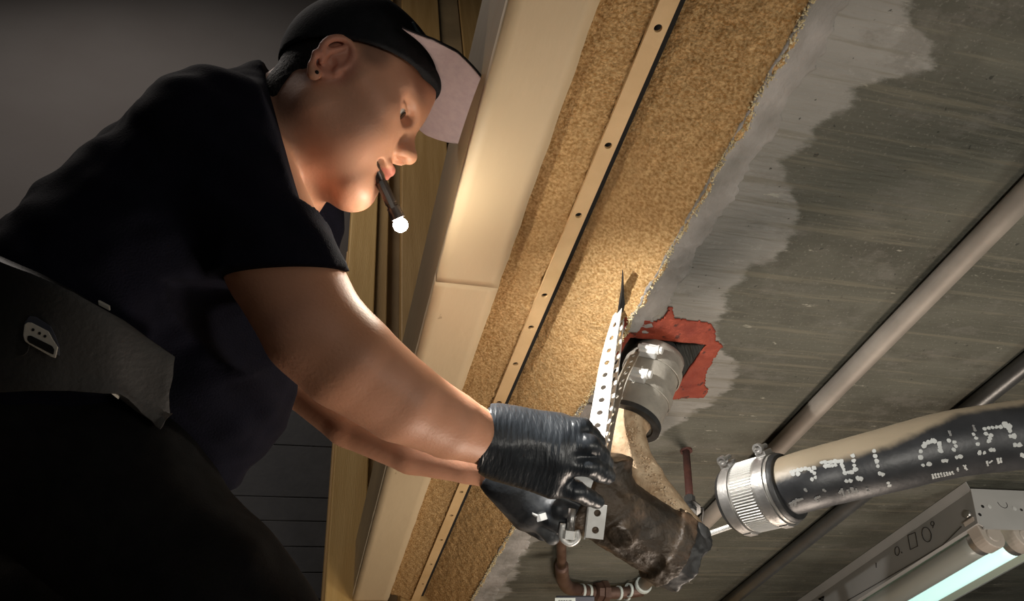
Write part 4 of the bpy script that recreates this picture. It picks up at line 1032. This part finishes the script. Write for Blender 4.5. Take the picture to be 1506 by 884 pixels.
# ivory clip with three round holes hanging on a slate backing
clip = tag(thing('belt_clip', (0, 0, 0), 'ivory plastic clip with three small holes on the waist panel', 'clip'), None)
def polyplate(name, pxs, off, th_, m, parent, dd=None):
    c0 = onbelt(55, 500, 0); fz = Vector((_t).tolist()); dep = float(-(np.array(c0)-EYE)@cw((0, 0, 1)))-off
    bm = bmesh.new(); f1 = [bm.verts.new(P(x, y, dep)) for x, y in pxs]; f2 = [bm.verts.new(P(x, y, dep+th_)) for x, y in pxs]
    bm.faces.new(f1); bm.faces.new(f2)
    for i in range(len(pxs)): bm.faces.new([f1[i], f1[(i+1) % len(pxs)], f2[(i+1) % len(pxs)], f2[i]])
    return bmobj(name, bm, m, parent, bevel=.0008)
def cz(x, y): return (x/4.42, 440+y/4.42)
polyplate('backing', [cz(*q) for q in ((190,108),(235,115),(330,175),(360,235),(385,300),(388,370),(300,330),(180,260),(150,240),(160,150))], .018, .016, 'bluegrey', clip)
polyplate('clip_face', [cz(*q) for q in ((178,150),(205,152),(315,208),(345,262),(378,312),(362,384),(330,372),(185,290),(160,272),(150,235),(158,165))], .021, .003, 'whiteplast', clip)
polyplate('slot', [cz(*q) for q in ((180,238),(200,236),(340,305),(355,330),(348,362),(325,352),(190,282),(176,262))], .0222, .0015, 'dark', clip)
for q in ((215,199),(257,222),(293,241)):
    polyplate('hole', [cz(q[0]+10*math.cos(a), q[1]+10*math.sin(a)) for a in np.linspace(0, 6.283, 13)[:-1]], .0222, .0015, 'dark', clip)
polyplate('disc', [cz(130+62*math.cos(a), 300+72*math.sin(a)) for a in np.linspace(0, 6.283, 25)[:-1]], .016, .012, 'leather', clip)

# gloves
def hand_field(pts, pad, st): return Field(*bounds(pts, pad, st))
wr = P(712, 645, .832)
KN = [(P(822, 628, .835), P(856, 630, .822), P(879, 651, .842)),
      (P(826, 652, .818), P(868, 655, .808), P(891, 681, .832)),
      (P(824, 682, .815), P(868, 686, .806), P(893, 700, .828)),
      (P(812, 712, .825), P(848, 722, .818), P(878, 738, .838))]
KN = [(k[0], k[1], k[1].lerp(k[2], .55), k[2]) for k in KN]
Gl = hand_field([wr]+[q for k in KN for q in k]+[P(850, 690, .9)], .05, .0018)
Gl.cone(P(705, 643, .828), P(742, 652, .838), .0335, .0345, .006)
for k, (a, b, c_, e_) in enumerate(KN):
    wo = P(735, 626+k*16, .838); Gl.cone(wo, a, .0215, .0165, .022)
    r_ = (.0118, .0120, .0118, .0108)[k]
    Gl.cone(a, b, r_+.0012, r_, .0045); Gl.cone(b, c_, r_, r_-.0006, .003); Gl.cone(c_, e_, r_-.0006, r_-.0022, .003)
Gl.cone(P(745, 640, .85), P(800, 640, .885), .022, .015, .014); Gl.cone(P(800, 640, .885), P(852, 664, .893), .013, .0105, .006)   # thumb round the back
lo = [a[0] for a in Gl.ax]; hi = [a[-1] for a in Gl.ax]
axh = (P(830, 665, .83)-P(720, 645, .83)).normalized()
Gl.put(lambda p: .00035*np.sin(1000*(p[0]*axh.x+p[1]*axh.y+p[2]*axh.z)+2.5*sines(p, 60))*(.5+.5*sines(p, 45, 2))+.0008*sines(p, 90, 1), lo, hi, 0, 'd')
planes(Gl, [(P(712, 645, .830), -axh)], .001)
rg = Gl.mesh('glove', 'nitrile', man, relax=1); tag(rg, 'near charcoal glove with bright top edge')
rings('cuff_rim', P(713, 645, .831), axh, [(-.003, .0325), (-.002, .0348), (.002, .0352), (.004, .0335)], 'nitrile', rg, 40, closed=True)
lw = P(728, 690, .932)
KL = [(P(792, 742, .915), P(822, 748, .90), P(846, 752, .90)), (P(786, 752, .92), P(812, 764, .905), P(834, 778, .90)),
      (P(778, 758, .93), P(800, 774, .92), P(812, 790, .91)), (P(770, 760, .945), P(786, 774, .94), P(798, 784, .93))]
Gm = hand_field([lw]+[q for k in KL for q in k]+[P(850, 730, .93)], .05, .0018)
Gm.cone(P(720, 685, .934), P(752, 704, .932), .0270, .0285, .006)
for k, (a, b, c_) in enumerate(KL):
    Gm.cone(P(748, 696+k*5, .932), a, .022, .0155, .02); Gm.cone(a, b, .0122, .0114, .004); Gm.cone(b, c_, .0114, .0098, .004)
Gm.cone(P(770, 720, .93), P(830, 722, .91), .016, .012, .01); Gm.cone(P(830, 722, .91), P(868, 736, .90), .012, .010, .005)
axl = (P(790, 740, .92)-lw).normalized()
planes(Gm, [(P(726, 690, .933), -axl)], .001)
lg = Gm.mesh('glove', 'nitrile_far', man, relax=1); tag(lg, 'far glove below, dusted grey')

# torch held between the teeth
tor = tag(thing('pen_torch', (0, 0, 0), 'slim dark metal torch held in the mouth with a glaring white end', 'torch'), None)
ta = H(.079, .025, -.0662); tb_ = P(587, 324, FL_D); td = (tb_-ta).normalized(); TL = (tb_-ta).length
rings('barrel', ta, td, [(0, 0), (0, .0062), (TL*.30, .0064), (TL*.31, .0058), (TL*.36, .0058), (TL*.37, .0066), (TL*.72, .0068), (TL*.73, .0060), (TL*.77, .0060), (TL*.78, .0074), (TL*.97, .0080), (TL*.98, .0060)], 'steelpen', tor, 28)
obox('pocket_clip', ta.lerp(tb_, .55)+Vector((_t*.0082).tolist()), td*TL*.22, td.cross(Vector(_t.tolist())).normalized()*.0022, Vector((_t*.0006).tolist()), 'galv', tor)
bm = bmesh.new(); bmesh.ops.create_uvsphere(bm, u_segments=20, v_segments=12, radius=.0085, matrix=Matrix.Translation(P(589, 331, FL_D)))
bmobj('bulb', bm, 'bulb', tor, True)

# galvanised bracket and nuts between the hands and the fitting
brk = tag(thing('punched_bracket', (0, 0, 0), 'pale galvanised punched bracket hanging under the near glove', 'bracket'), None)
bp0, bp1 = P(880, 742, .872), P(874, 792, .872); sdv = Vector(cw((1, .1, 0)).tolist())
perforated('plate', [bp0.lerp(bp1, i/12) for i in range(13)], [sdv]*13, .021, .0018, 'strapw', brk, hr=.20, spacing=.017)
obox('flange', bp0.lerp(bp1, .5)-sdv*.0115+Vector(cw((0, 0, -.008)).tolist()), (bp1-bp0)*.5, Vector(cw((0, 0, .008)).tolist()), sdv*.0008, 'galv', brk)
tube('bolt', [P(842, 748, .885), P(838, 782, .882)], .0050, 'galv', brk, seg=12, n=1)
rings('nut', P(836, 784, .882), (P(838, 782, .882)-P(842, 748, .885)), [(-.004, .004), (-.004, .0100), (.006, .0100), (.006, .004)], 'strapw', brk, 6)
tube('hook', [P(828, 770, .88), P(826, 790, .88), P(838, 800, .88), P(850, 792, .88), P(848, 780, .88)], .0035, 'strapw', brk, seg=10, n=5)
brk2 = tag(thing('hose_clip', (0, 0, 0), 'small shiny bolt and clip beneath the far glove', 'clip'), None)
tube('bolt', [P(792, 738, .905), P(800, 764, .900)], .0045, 'galv', brk2, seg=10, n=1)
rings('nut', P(798, 760, .90), (P(800, 764, .9)-P(792, 738, .905)), [(-.004, .004), (-.004, .0080), (.004, .0080), (.004, .004)], 'strapw', brk2, 6)
tube('ring', [P(778, 744, .905), P(786, 756, .9), P(796, 760, .9)], .0028, 'strapw', brk2, seg=8, n=4)
obox('tab', P(858, 708, .842), Vector(cw((.010, -.003, 0)).tolist()), Vector(cw((.002, .006, 0)).tolist()), Vector(cw((0, 0, .001)).tolist()), 'strapw', brk2)

# work platform the man stands on, below the frame
plat = tag(thing('work_platform', (0, 0, 0), 'plywood work platform under the boots of the man', 'platform'), None)
boxobj('deck', (-.95, .35, zp-.03), (.15, 1.35, zp), 'ply', plat)
for x in (-.92, .08):
    for y in (.38, 1.28): boxobj('leg', (x, y, 0), (x+.045, y+.045, zp-.03), 'ply', plat)
